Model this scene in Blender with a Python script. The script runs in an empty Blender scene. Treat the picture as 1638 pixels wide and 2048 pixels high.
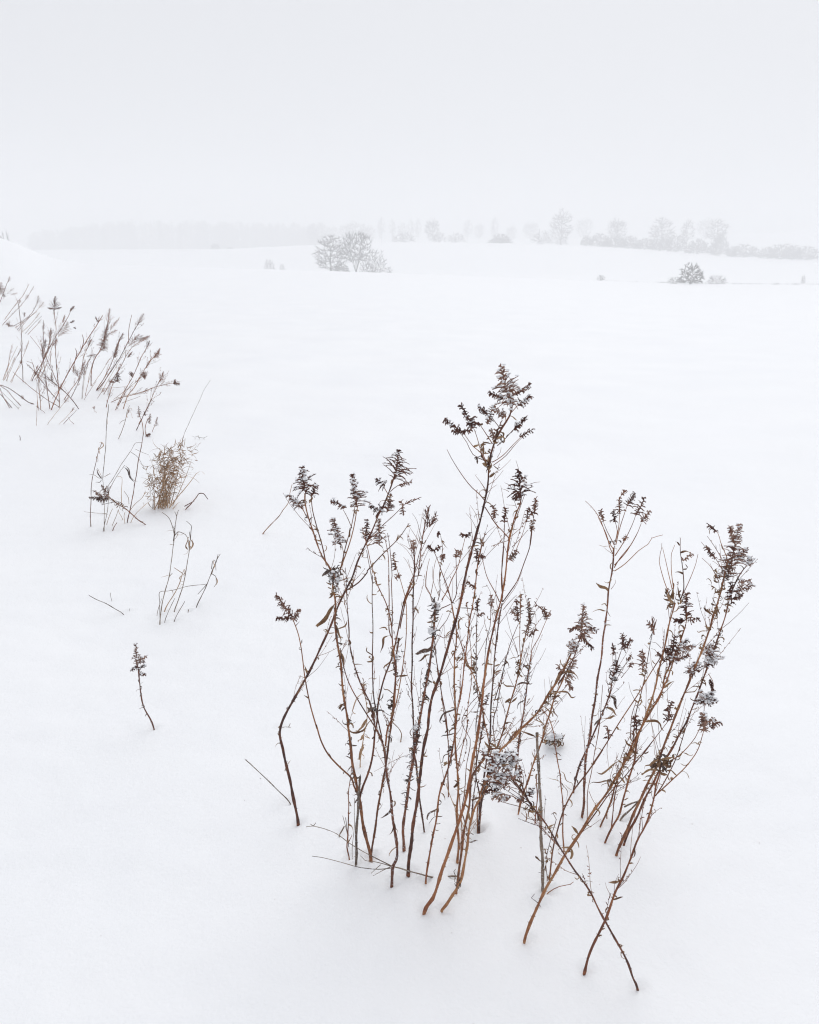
import bpy, math, random
import numpy as np
from mathutils import Vector, Matrix, noise
R = math.radians
rnd = random.Random(7)
scene = bpy.context.scene
COL = scene.collection

# ------------------------------------------------------------------ camera
PITCH = R(18.0)
EYE = 1.40
FPX = 1643.0            # focal length in photograph pixels (photo 1638 x 2048)
cam_d = bpy.data.cameras.new('camera')
cam = bpy.data.objects.new('camera', cam_d)
COL.objects.link(cam)
cam.location = (0, 0, EYE)
cam.rotation_euler = (R(90) - PITCH, 0, 0)
cam_d.sensor_fit = 'VERTICAL'
cam_d.sensor_height = 24.0
cam_d.lens = 24.0 * FPX / 2048.0
cam_d.clip_start = 0.05
cam_d.clip_end = 4000
scene.camera = cam

# ------------------------------------------------------------------ world, sun, exposure
SUN_EL, SUN_AZ = 48.0, 20.0      # behind the snow cloud, ahead and a little to the right
w = bpy.data.worlds.new('World'); scene.world = w; w.use_nodes = True
nt = w.node_tree; nt.nodes.clear()
sky = nt.nodes.new('ShaderNodeTexSky'); sky.sky_type = 'NISHITA'; sky.sun_disc = False
sky.sun_elevation = R(SUN_EL); sky.sun_rotation = R(SUN_AZ)
sky.air_density = 1.0; sky.dust_density = 6.0; sky.ozone_density = 1.0
hsv = nt.nodes.new('ShaderNodeHueSaturation'); hsv.inputs['Saturation'].default_value = 0.15
nt.links.new(sky.outputs[0], hsv.inputs['Color'])
mix = nt.nodes.new('ShaderNodeMix'); mix.data_type = 'RGBA'
mix.inputs[0].default_value = 0.92               # a closed snow cloud: almost even
nt.links.new(hsv.outputs[0], mix.inputs[6])
SKYC = (7.64, 7.79, 8.20)
mix.inputs[7].default_value = (*SKYC, 1)
bg = nt.nodes.new('ShaderNodeBackground'); bg.inputs[1].default_value = 0.1
nt.links.new(mix.outputs[2], bg.inputs[0])
wo = nt.nodes.new('ShaderNodeOutputWorld'); nt.links.new(bg.outputs[0], wo.inputs[0])

sun_d = bpy.data.lights.new('sun', 'SUN'); sun_d.energy = 1.22; sun_d.angle = R(50)
sun_d.color = (1.0, 0.985, 0.965)
sun = bpy.data.objects.new('sun', sun_d); COL.objects.link(sun)
sun.rotation_euler = (R(90 - SUN_EL), 0, R(180 - SUN_AZ))
sun.location = (0, 0, 40)

scene.view_settings.view_transform = 'Standard'
scene.view_settings.look = 'None'
scene.view_settings.gamma = 1.0
scene.view_settings.exposure = -0.03
scene.view_settings.use_curve_mapping = False
scene.render.engine = 'CYCLES'
cy = scene.cycles
cy.max_bounces = 8; cy.diffuse_bounces = 4; cy.glossy_bounces = 2; cy.volume_bounces = 4
cy.transmission_bounces = 2; cy.transparent_max_bounces = 8
cy.use_denoising = True; cy.filter_width = 1.15
cy.sample_clamp_indirect = 4.0

# ------------------------------------------------------------------ picture <-> place
CP, SP = math.cos(PITCH), math.sin(PITCH)
def ray(u, v):
    a = (u - 819.0) / FPX; b = (1024.0 - v) / FPX
    return a, b * SP + CP, b * CP - SP          # x, y, z per unit of axis depth
def at_y(u, v, Y):
    x, y, z = ray(u, v); t = Y / y
    return Vector((x * t, Y, EYE + z * t)), t
def xz_at(u, v, Y):
    p, t = at_y(u, v, Y); return p.x, p.z

def sstep(t):
    t = 0.0 if t < 0 else 1.0 if t > 1 else t
    return t * t * (3 - 2 * t)
def interp(x, tab):
    if x <= tab[0][0]: return tab[0][1]
    for (x0, y0), (x1, y1) in zip(tab, tab[1:]):
        if x <= x1:
            return y0 + (y1 - y0) * (x - x0) / (x1 - x0)
    return tab[-1][1]

CRESTY = 340.0
CREST = []          # bearing -> height of the hill's crest
for u, v in ((-600, 512), (0, 508), (200, 506), (300, 505), (450, 498), (620, 490), (760, 485), (900, 485), (1060, 488), (1160, 491),
             (1300, 500), (1450, 513), (1560, 519), (1700, 523), (2300, 520)):
    x, z = xz_at(u, v, CRESTY); CREST.append((x / CRESTY, z))
RIDGEY = 560.0
RIDGE = []
for u, v in ((-600, 500), (0, 500), (600, 497), (740, 479), (1200, 477), (1400, 470), (1638, 464), (1900, 458), (2400, 458)):
    x, z = xz_at(u, v, RIDGEY); RIDGE.append((x / RIDGEY, z))
FIELD = [(-80, 1.2), (-10, 0.25), (0, 0), (6, -0.2), (30, -1.1), (70, -2.6), (120, -4.15), (150, -4.55), (185, -4.5), (200, -4.1)]
HUMP = []
for u, v in ((-700, 430), (-200, 462), (-40, 474), (0, 478), (40, 491), (70, 505), (100, 517), (130, 522), (170, 526), (300, 531), (450, 536), (620, 541), (800, 546), (1000, 554), (1200, 563), (1380, 574), (1640, 579), (2300, 579)):
    x, z = xz_at(u, v, 100.0); HUMP.append((x / 100.0, max(0.0, z - interp(100.0, FIELD))))
FEET = []
def ground(x, y):
    s = x / max(y, 20.0)
    z = interp(y, FIELD)
    if y > 200:
        c = interp(s, CREST)
        if y < CRESTY:
            t = (y - 200) / (CRESTY - 200)
            z = -4.1 + (c + 4.1) * (0.55 * math.sin(t * math.pi / 2) + 0.45 * sstep(t))
        else:
            r = interp(s, RIDGE)
            dip = c - 7.0
            if y < 400: z = c + (dip - c) * sstep((y - CRESTY) / 60.0)
            elif y < RIDGEY: z = dip + (r - dip) * sstep((y - 400) / (RIDGEY - 400))
            else: z = r - 3.0 * sstep((y - RIDGEY) / 200.0)
    # rise on one side of the field, its brow about a hundred metres off
    if 15 < y < 170:
        z += interp(x / max(y, 40.0), HUMP) * sstep((y - 15) / 85.0) * (1 - sstep((y - 102) / 66.0))
    if y < 60:
        k = 1 - sstep((y - 20) / 40)
        z += k * 0.050 * noise.noise(Vector((x * 0.55, y * 0.42, 3.1)))
        z += k * 0.018 * noise.noise(Vector((x * 1.9, y * 1.5, 8.0)))
        if y < 14: z += (1 - sstep((y - 6) / 8)) * 0.0035 * noise.noise(Vector((x * 3.2 + y * 1.1, y * 7.5, 4.0)))
        if y < 9 and abs(x) < 7:
            z += (1 - sstep((y - 5) / 4)) * 0.0035 * noise.noise(Vector((x * 9, y * 9, 1.0)))
    elif y < 330:
        z += 0.10 * sstep((y - 60) / 60) * noise.noise(Vector((x * 0.03, y * 0.045, 1.7)))
    return z
def on_ground(u, v):
    x, y, z = ray(u, v)
    lo, hi = 0.3, None
    t = 0.5
    while t < 900:
        if EYE + z * t < ground(x * t, y * t): hi = t; break
        lo = t; t *= 1.03
    if hi is None: return Vector((x * 300, y * 300, ground(x * 300, y * 300))), 300
    for _ in range(30):
        m = (lo + hi) / 2
        if EYE + z * m < ground(x * m, y * m): hi = m
        else: lo = m
    return Vector((x * hi, y * hi, ground(x * hi, y * hi))), hi

# ------------------------------------------------------------------ materials
def new_mat(name, rough=0.8, spec=0.3):
    m = bpy.data.materials.new(name); m.use_nodes = True
    n = m.node_tree.nodes; b = n['Principled BSDF']
    b.inputs['Roughness'].default_value = rough
    b.inputs['Specular IOR Level'].default_value = spec
    return m, m.node_tree, b
def ramp(nt, stops):
    r = nt.nodes.new('ShaderNodeValToRGB')
    el = r.color_ramp.elements
    while len(el) > 1: el.remove(el[-1])
    el[0].position, el[0].color = stops[0][0], (*stops[0][1], 1)
    for p, c in stops[1:]:
        e = el.new(p); e.color = (*c, 1)
    return r
def tex_noise(nt, scale, detail=3, coord='Object', stretch=None):
    tc = nt.nodes.new('ShaderNodeTexCoord')
    t = nt.nodes.new('ShaderNodeTexNoise'); t.inputs['Scale'].default_value = scale; t.inputs['Detail'].default_value = detail
    if stretch:
        mp = nt.nodes.new('ShaderNodeMapping'); mp.inputs['Scale'].default_value = stretch
        nt.links.new(tc.outputs[coord], mp.inputs[0]); nt.links.new(mp.outputs[0], t.inputs['Vector'])
    else: nt.links.new(tc.outputs[coord], t.inputs['Vector'])
    return t
def mixc(nt, fac, a, b):
    m = nt.nodes.new('ShaderNodeMix'); m.data_type = 'RGBA'
    for sock, v in ((m.inputs[0], fac), (m.inputs[6], a), (m.inputs[7], b)):
        if isinstance(v, (int, float)): sock.default_value = v
        elif isinstance(v, tuple): sock.default_value = (*v, 1)
        else: nt.links.new(v, sock)
    return m.outputs[2]
def bump(nt, b, h, strength, dist):
    bm = nt.nodes.new('ShaderNodeBump'); bm.inputs['Strength'].default_value = strength; bm.inputs['Distance'].default_value = dist
    nt.links.new(h, bm.inputs['Height']); nt.links.new(bm.outputs[0], b.inputs['Normal'])

def plant_mat(name, cols, scale, frost=0.0, rough=0.75, stretch=None, spec=0.3):
    m, nt, b = new_mat(name, rough, spec)
    n1 = tex_noise(nt, scale, 4, stretch=stretch)
    oi = nt.nodes.new('ShaderNodeObjectInfo')
    ad = nt.nodes.new('ShaderNodeMath'); ad.operation = 'MULTIPLY_ADD'; ad.inputs[1].default_value = 0.42; ad.inputs[2].default_value = -0.21
    nt.links.new(oi.outputs['Random'], ad.inputs[0])
    a2 = nt.nodes.new('ShaderNodeMath'); a2.operation = 'ADD'
    nt.links.new(ad.outputs[0], a2.inputs[0]); nt.links.new(n1.outputs['Fac'], a2.inputs[1])
    k = len(cols)
    n3 = tex_noise(nt, scale * 9, 4); n4 = tex_noise(nt, 4.5, 2)
    a3 = nt.nodes.new('ShaderNodeMath'); a3.operation = 'MULTIPLY_ADD'; a3.inputs[1].default_value = 0.55
    nt.links.new(n3.outputs['Fac'], a3.inputs[0]); nt.links.new(a2.outputs[0], a3.inputs[2])
    a4 = nt.nodes.new('ShaderNodeMath'); a4.operation = 'MULTIPLY_ADD'; a4.inputs[1].default_value = 0.4
    nt.links.new(n4.outputs['Fac'], a4.inputs[0]); nt.links.new(a3.outputs[0], a4.inputs[2])
    a5 = nt.nodes.new('ShaderNodeMath'); a5.operation = 'SUBTRACT'; a5.inputs[1].default_value = 0.465
    nt.links.new(a4.outputs[0], a5.inputs[0])
    rp = ramp(nt, [(0.25 + 0.5 * i / (k - 1), c) for i, c in enumerate(cols)])
    nt.links.new(a5.outputs[0], rp.inputs[0])
    out = rp.outputs[0]
    if frost > 0:
        n2 = tex_noise(nt, 260, 3)
        r2 = ramp(nt, [(0.62 - frost * 0.3, (0, 0, 0)), (0.70 - frost * 0.3, (1, 1, 1))])
        nt.links.new(n2.outputs['Fac'], r2.inputs[0])
        out = mixc(nt, r2.outputs[0], out, (0.72, 0.74, 0.78))
    nt.links.new(out, b.inputs['Base Color'])
    bump(nt, b, n1.outputs['Fac'], 0.5, 0.001)
    return m
M = {}
M['red'] = plant_mat('red_brown_bark', [(0.065, 0.024, 0.017), (0.15, 0.050, 0.025), (0.26, 0.090, 0.038), (0.37, 0.16, 0.068)], 14, 0.0, 0.6)
M['tan'] = plant_mat('tan_bark', [(0.09, 0.034, 0.021), (0.19, 0.072, 0.032), (0.30, 0.125, 0.052), (0.40, 0.20, 0.09)], 16, 0.0, 0.6)
M['dark'] = plant_mat('dark_bark', [(0.060, 0.023, 0.017), (0.12, 0.042, 0.026), (0.16, 0.058, 0.032), (0.24, 0.09, 0.045)], 18, 0.03, 0.65)
M['grey'] = plant_mat('weathered_stalk', [(0.09, 0.062, 0.048), (0.16, 0.115, 0.085), (0.24, 0.18, 0.14), (0.30, 0.24, 0.19)], 20, 0.02, 0.8)
M['twig'] = plant_mat('thin_twig', [(0.12, 0.045, 0.03), (0.24, 0.10, 0.06), (0.34, 0.17, 0.10)], 20, 0.0, 0.7)
M['head'] = plant_mat('seed_head', [(0.080, 0.034, 0.027), (0.15, 0.070, 0.053), (0.235, 0.125, 0.092), (0.34, 0.21, 0.16)], 60, 0.0, 0.9, spec=0.05)
M['weedhead'] = plant_mat('weed_head', [(0.10, 0.036, 0.022), (0.20, 0.078, 0.042), (0.32, 0.14, 0.08)], 30, 0.0, 0.9, spec=0.05)
M['leaf'] = plant_mat('dead_leaf', [(0.09, 0.045, 0.026), (0.19, 0.10, 0.05), (0.30, 0.18, 0.095), (0.38, 0.25, 0.15)], 40, 0.0, 0.8)
M['darkleaf'] = plant_mat('dark_dead_leaf', [(0.045, 0.025, 0.02), (0.10, 0.058, 0.042), (0.18, 0.12, 0.09)], 40, 0.08, 0.8)
M['straw'] = plant_mat('dry_grass', [(0.20, 0.12, 0.07), (0.37, 0.225, 0.125), (0.50, 0.33, 0.20)], 25, 0.0, 0.7)
M['far'] = plant_mat('distant_twigs', [(0.05, 0.04, 0.042), (0.085, 0.07, 0.07), (0.12, 0.10, 0.10)], 1.0, 0.0, 0.9)
m, nt, b = new_mat('snow_lump', 0.7, 0.2)
b.inputs['Base Color'].default_value = (0.87, 0.88, 0.90, 1)
t = tex_noise(nt, 300, 3); bump(nt, b, t.outputs['Fac'], 0.5, 0.002); M['snowlump'] = m

m, nt, b = new_mat('snow_cover', 0.55, 0.5)
t1 = tex_noise(nt, 0.9, 4); t2 = tex_noise(nt, 120, 4); t3 = tex_noise(nt, 9, 3)
rp = ramp(nt, [(0.3, (0.855, 0.865, 0.885)), (0.7, (0.885, 0.892, 0.905))]); nt.links.new(t1.outputs['Fac'], rp.inputs[0])
nt.links.new(rp.outputs[0], b.inputs['Base Color'])
m1 = nt.nodes.new('ShaderNodeMath'); m1.operation = 'MULTIPLY_ADD'; m1.inputs[1].default_value = 4.0
nt.links.new(t3.outputs['Fac'], m1.inputs[0]); nt.links.new(t2.outputs['Fac'], m1.inputs[2])
bump(nt, b, m1.outputs[0], 0.4, 0.003); M['snow'] = m

# ------------------------------------------------------------------ mesh builder
class MB:
    def __init__(s): s.v = []; s.f = []
    def tube(s, pts, rad, n=6, cap=True):
        k = len(pts)
        if k < 2: return
        base = len(s.v)
        prev = None
        for i in range(k):
            d = pts[min(i + 1, k - 1)] - pts[max(i - 1, 0)]
            if d.length < 1e-9: d = Vector((0, 0, 1))
            d.normalize()
            if prev is None:
                a = d.cross(Vector((0.13, 0.97, 0.2))); 
                if a.length < 1e-3: a = d.cross(Vector((1, 0, 0)))
            else:
                a = prev - d * prev.dot(d)
                if a.length < 1e-6: a = d.cross(Vector((0.3, 0.5, 0.8)))
            a.normalize(); prev = a; c = d.cross(a)
            r = rad[i]
            for j in range(n):
                th = 2 * math.pi * j / n
                s.v.append(pts[i] + a * (r * math.cos(th)) + c * (r * math.sin(th)))
        for i in range(k - 1):
            for j in range(n):
                j2 = (j + 1) % n
                s.f.append((base + i * n + j, base + i * n + j2, base + (i + 1) * n + j2, base + (i + 1) * n + j))
        if cap:
            s.f.append(tuple(base + (k - 1) * n + j for j in range(n)))
            s.f.append(tuple(base + j for j in reversed(range(n))))
    def spike(s, p, d, L, r):
        a = d.cross(Vector((0.31, 0.77, 0.55))).normalized(); c = d.cross(a)
        b0 = len(s.v)
        for th in (0, 2.1, 4.2): s.v.append(p + a * (r * math.cos(th)) + c * (r * math.sin(th)))
        s.v.append(p + d * L)
        s.f += [(b0, b0 + 1, b0 + 3), (b0 + 1, b0 + 2, b0 + 3), (b0 + 2, b0, b0 + 3)]
    def tuft(s, p, d, L, r):            # a small seed tuft: stretched octahedron
        a = d.cross(Vector((0.31, 0.77, 0.55))).normalized(); c = d.cross(a); m = p + d * (L * 0.55); b0 = len(s.v)
        s.v += [p, m + a * r, m + c * r, m - a * r, m - c * r, p + d * L]
        for j in range(4):
            j2 = (j + 1) % 4
            s.f += [(b0, b0 + 1 + j2, b0 + 1 + j), (b0 + 5, b0 + 1 + j, b0 + 1 + j2)]
    def strip(s, pts, wid, side, fold=0.25):
        b0 = len(s.v); k = len(pts)
        for i in range(k):
            d = (pts[min(i + 1, k - 1)] - pts[max(i - 1, 0)]).normalized()
            sd = side[i] - d * side[i].dot(d)
            if sd.length < 1e-6: sd = d.cross(Vector((0, 0, 1)))
            sd.normalize(); nn = d.cross(sd)
            s.v += [pts[i] - sd * wid[i] + nn * (wid[i] * fold), pts[i], pts[i] + sd * wid[i] + nn * (wid[i] * fold)]
        for i in range(k - 1):
            for j in range(2):
                s.f.append((b0 + i * 3 + j, b0 + i * 3 + j + 1, b0 + i * 3 + 4 + j, b0 + i * 3 + 3 + j))
    def lump(s, p, rx, rz, rg, flat=True):
        b0 = len(s.v); n = 6
        s.v.append(p + Vector((0, 0, rz)))
        for k, (zz, rr) in enumerate(((0.62, 0.75), (0.0, 1.0), (-0.45, 0.7))):
            for j in range(n):
                th = 2 * math.pi * (j + 0.5 * k) / n; q = rx * rr * rg.uniform(0.72, 1.2)
                s.v.append(p + Vector((q * math.cos(th), q * math.sin(th), rz * zz * rg.uniform(0.8, 1.2))))
        s.v.append(p - Vector((0, 0, rz * 0.6)))
        for j in range(n):
            j2 = (j + 1) % n
            s.f.append((b0, b0 + 1 + j, b0 + 1 + j2))
            for k in range(2):
                s.f.append((b0 + 1 + k * n + j, b0 + 1 + (k + 1) * n + j, b0 + 1 + (k + 1) * n + j2, b0 + 1 + k * n + j2))
            s.f.append((b0 + 1 + 2 * n + j, b0 + 1 + 3 * n, b0 + 1 + 2 * n + j2))
    def mesh(s, name, mat, org=None, smooth=True):
        me = bpy.data.meshes.new(name)
        vs = s.v if org is None else [v - org for v in s.v]
        me.from_pydata([tuple(v) for v in vs], [], s.f)
        me.materials.append(mat)
        if smooth: me.polygons.foreach_set('use_smooth', [True] * len(me.polygons))
        me.update()
        return me
    def build(s, name, mat, parent=None, org=None, smooth=True, kind=None):
        if not s.f: return None
        o = bpy.data.objects.new(name, s.mesh(name, mat, org, smooth)); COL.objects.link(o)
        if parent is not None: o.parent = parent
        if kind: o['kind'] = kind
        return o
def empty(name, loc, label, cat, group=None):
    o = bpy.data.objects.new(name, None); COL.objects.link(o); o.location = loc
    o.empty_display_size = 0.05
    o['label'] = label; o['category'] = cat
    if group: o['group'] = group
    return o
def catmull(pts, step):
    """smooth a polyline, samples every `step`"""
    P = [pts[0] * 2 - pts[1]] + list(pts) + [pts[-1] * 2 - pts[-2]]
    out = [pts[0].copy()]
    for i in range(1, len(P) - 2):
        p0, p1, p2, p3 = P[i - 1], P[i], P[i + 1], P[i + 2]
        n = max(1, int((p2 - p1).length / step))
        for k in range(1, n + 1):
            t = k / n
            out.append(0.5 * ((2 * p1) + (p2 - p0) * t + (2 * p0 - 5 * p1 + 4 * p2 - p3) * t * t + (3 * p1 - p0 - 3 * p2 + p3) * t ** 3))
    return out
def rv(rg): 
    while True:
        v = Vector((rg.uniform(-1, 1), rg.uniform(-1, 1), rg.uniform(-1, 1)))
        if 0.05 < v.length < 1: return v.normalized()

# ------------------------------------------------------------------ snow field
def build_ground():
    def axis(lo, hi, fine, g, l0, l1):
        n = int((hi - lo) / fine); c = [lo + (hi - lo) * i / n for i in range(n + 1)]
        up, d = [], fine
        while (up[-1] if up else hi) < l1: d *= g; up.append((up[-1] if up else hi) + d)
        dn, d = [], fine
        while (dn[-1] if dn else lo) > l0: d *= g; dn.append((dn[-1] if dn else lo) - d)
        return list(reversed(dn)) + c + up
    xs = axis(-1.1, 1.7, 0.015, 1.045, -620, 620)
    ys = axis(0.9, 3.2, 0.015, 1.026, -60, 820)
    cell = {}
    for f in FEET:
        for a_ in (-1, 0, 1):
            for b_ in (-1, 0, 1): cell.setdefault((int(f[0] // .12) + a_, int(f[1] // .12) + b_), []).append(f)
    vs = []
    for y in ys:
        near = y < 12
        for x in xs:
            z = ground(x, y)
            if near:
                for fx, fy, r in cell.get((int(x // .12), int(y // .12)), ()):
                    d2 = ((x - fx) ** 2 + (y - fy) ** 2) / (r * r)
                    if d2 < 9: z += -0.010 * math.exp(-d2) + 0.0035 * math.exp(-(math.sqrt(d2) - 1.9) ** 2 * 2.0)
            vs.append((x, y, z))
    nx = len(xs)
    fs = [(j * nx + i, j * nx + i + 1, (j + 1) * nx + i + 1, (j + 1) * nx + i) for j in range(len(ys) - 1) for i in range(nx - 1)]
    me = bpy.data.meshes.new('snow_field')
    me.from_pydata(vs, [], fs); me.materials.append(M['snow'])
    me.polygons.foreach_set('use_smooth', [True] * len(me.polygons)); me.update()
    o = bpy.data.objects.new('snow_ground', me); COL.objects.link(o); o['kind'] = 'structure'

# ------------------------------------------------------------------ falling snow in the air: one box of even haze
def build_haze():
    x, y0, y1, z0, z1 = 640, -70, 840, -14.0, 36.0
    bmv = [(sx * x, y, z) for z in (z0, z1) for sx, y in ((-1, y0), (1, y0), (1, y1), (-1, y1))]
    fs = [(0, 3, 2, 1), (4, 5, 6, 7), (0, 1, 5, 4), (1, 2, 6, 5), (2, 3, 7, 6), (3, 0, 4, 7)]
    me = bpy.data.meshes.new('haze'); me.from_pydata(bmv, [], fs)
    m = bpy.data.materials.new('haze'); m.use_nodes = True; nt = m.node_tree; nt.nodes.clear()
    o_ = nt.nodes.new('ShaderNodeOutputMaterial'); v = nt.nodes.new('ShaderNodeVolumePrincipled')
    v.inputs['Color'].default_value = (0.955, 0.96, 0.968, 1); v.inputs['Density'].default_value = 0.0046
    v.inputs['Anisotropy'].default_value = 0.2
    nt.links.new(v.outputs[0], o_.inputs['Volume'])
    me.materials.append(m)
    o = bpy.data.objects.new('haze', me); COL.objects.link(o); o['kind'] = 'stuff'
build_haze()
# ------------------------------------------------------------------ dead leaves: shared meshes of unit length
def curled_leaf(rg, wid, curl, droop):
    mb = MB(); p = Vector((0, 0, 0)); d = Vector((1, 0, rg.uniform(0.0, 0.5))).normalized()
    n = 9; pts = [p]; ax = Vector((rg.uniform(-.4, .4), 1, rg.uniform(-.3, .3))).normalized()
    for i in range(n):
        ang = curl * (0.35 + 1.3 * i / n) + rg.uniform(-.12, .12)
        d = Matrix.Rotation(ang, 3, ax) @ d
        p = p + d / n; pts.append(p)
    tw = rg.uniform(-2.2, 2.2); side = []
    for i in range(len(pts)):
        q = i / n
        side.append(Matrix.Rotation(tw * q, 3, Vector((1, 0, 0))) @ Vector((0.1, 1, 0.1)))
    wd = [wid * (0.25 + 0.75 * min(1, i / n * 3)) * (math.sin(math.pi * (0.1 + 0.86 * i / n)) ** 0.8 + 0.05) * rg.uniform(.85, 1.15) for i in range(n + 1)]
    mb.strip(pts, wd, side, fold=rg.uniform(.3, 1.2))
    return mb
LEAVES = {}
for matk in ('leaf', 'darkleaf', 'straw'):
    L = []
    for i in range(10):
        L.append(curled_leaf(rnd, rnd.uniform(.06, .13), rnd.choice((.15, .3, .45, .6, .75)) * rnd.choice((1, 1, -.6)), 0).mesh('dead_leaf', M[matk]))
    LEAVES[matk] = L
def put_leaf(parent, org, p, d, L, matk='leaf', name='leaf'):
    o = bpy.data.objects.new(name, rnd.choice(LEAVES[matk])); COL.objects.link(o); o.parent = parent
    o.location = p - org
    q = d.to_track_quat('X', 'Z'); q = Matrix.Rotation(rnd.uniform(-1.2, 1.2), 3, d).to_quaternion() @ q
    o.rotation_mode = 'QUATERNION'; o.rotation_quaternion = q
    o.scale = (L, L, L)
    return o

ZONE = {'1': (500, 700, 4.095), '2': (850, 700, 5.12), '3': (1100, 950, 3.7227), '4': (500, 1150, 4.095), '5': (800, 1050, 4.551),
        '6': (600, 1450, 4.095), '7': (850, 1450, 3.64), '8': (1080, 1250, 4.095), 'L1': (0, 530, 4.31), 'L2': (20, 740, 3.7227),
        'L3': (150, 1000, 4.268), 'P': (0, 0, 1.0)}
def to_px(parts):
    out = []
    for z, pts in parts:
        x0, y0, s = ZONE[z]
        for x, y in pts: out.append((x0 + x / s, y0 + y / s))
    return out

class Plant: pass
def trace(px, Y0, q, step=0.012, rg=rnd):
    """picture points -> 3-D polyline that leaves the starting depth at slope q (metres of depth per metre of length)"""
    Y = Y0; pts = []; last = None; dep = []
    for (u, v) in px:
        if last is not None:
            Y += q * math.hypot(u - last[0], v - last[1]) * dep[-1] / FPX
        p, t = at_y(u, v, Y); pts.append(p); dep.append(t); last = (u, v)
    return pts, dep
def stubs(mb, pts, rad, rg, gap, L):
    acc = 0
    for i in range(1, len(pts)):
        seg = (pts[i] - pts[i - 1]).length; acc += seg
        while acc > gap:
            acc -= gap * rg.uniform(.5, 1.6)
            d = (pts[i] - pts[i - 1]).normalized(); s_ = rv(rg); s_ = (s_ - d * s_.dot(d)).normalized()
            mb.spike(pts[i] + s_ * rad[i] * .5, (s_ + d * rg.uniform(-.2, .9)).normalized(), L * rg.uniform(.5, 1.5), max(.0006, rad[i] * .40))
def wobble(pts, rg, amp):
    o = Vector((rg.uniform(0, 50), rg.uniform(0, 50), 0))
    return [p + noise.noise_vector(p * 13 + o) * (amp * min(1, i / 5)) for i, p in enumerate(pts)]
def nearest(poly, deps, u, v):
    best = None
    for (a, b), (da, db) in zip(zip(poly, poly[1:]), zip(deps, deps[1:])):
        ex, ey = b[0] - a[0], b[1] - a[1]; L2 = ex * ex + ey * ey or 1
        t = max(0, min(1, ((u - a[0]) * ex + (v - a[1]) * ey) / L2))
        d = math.hypot(a[0] + ex * t - u, a[1] + ey * t - v)
        if best is None or d < best[0]: best = (d, da + (db - da) * t)
    return best
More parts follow.
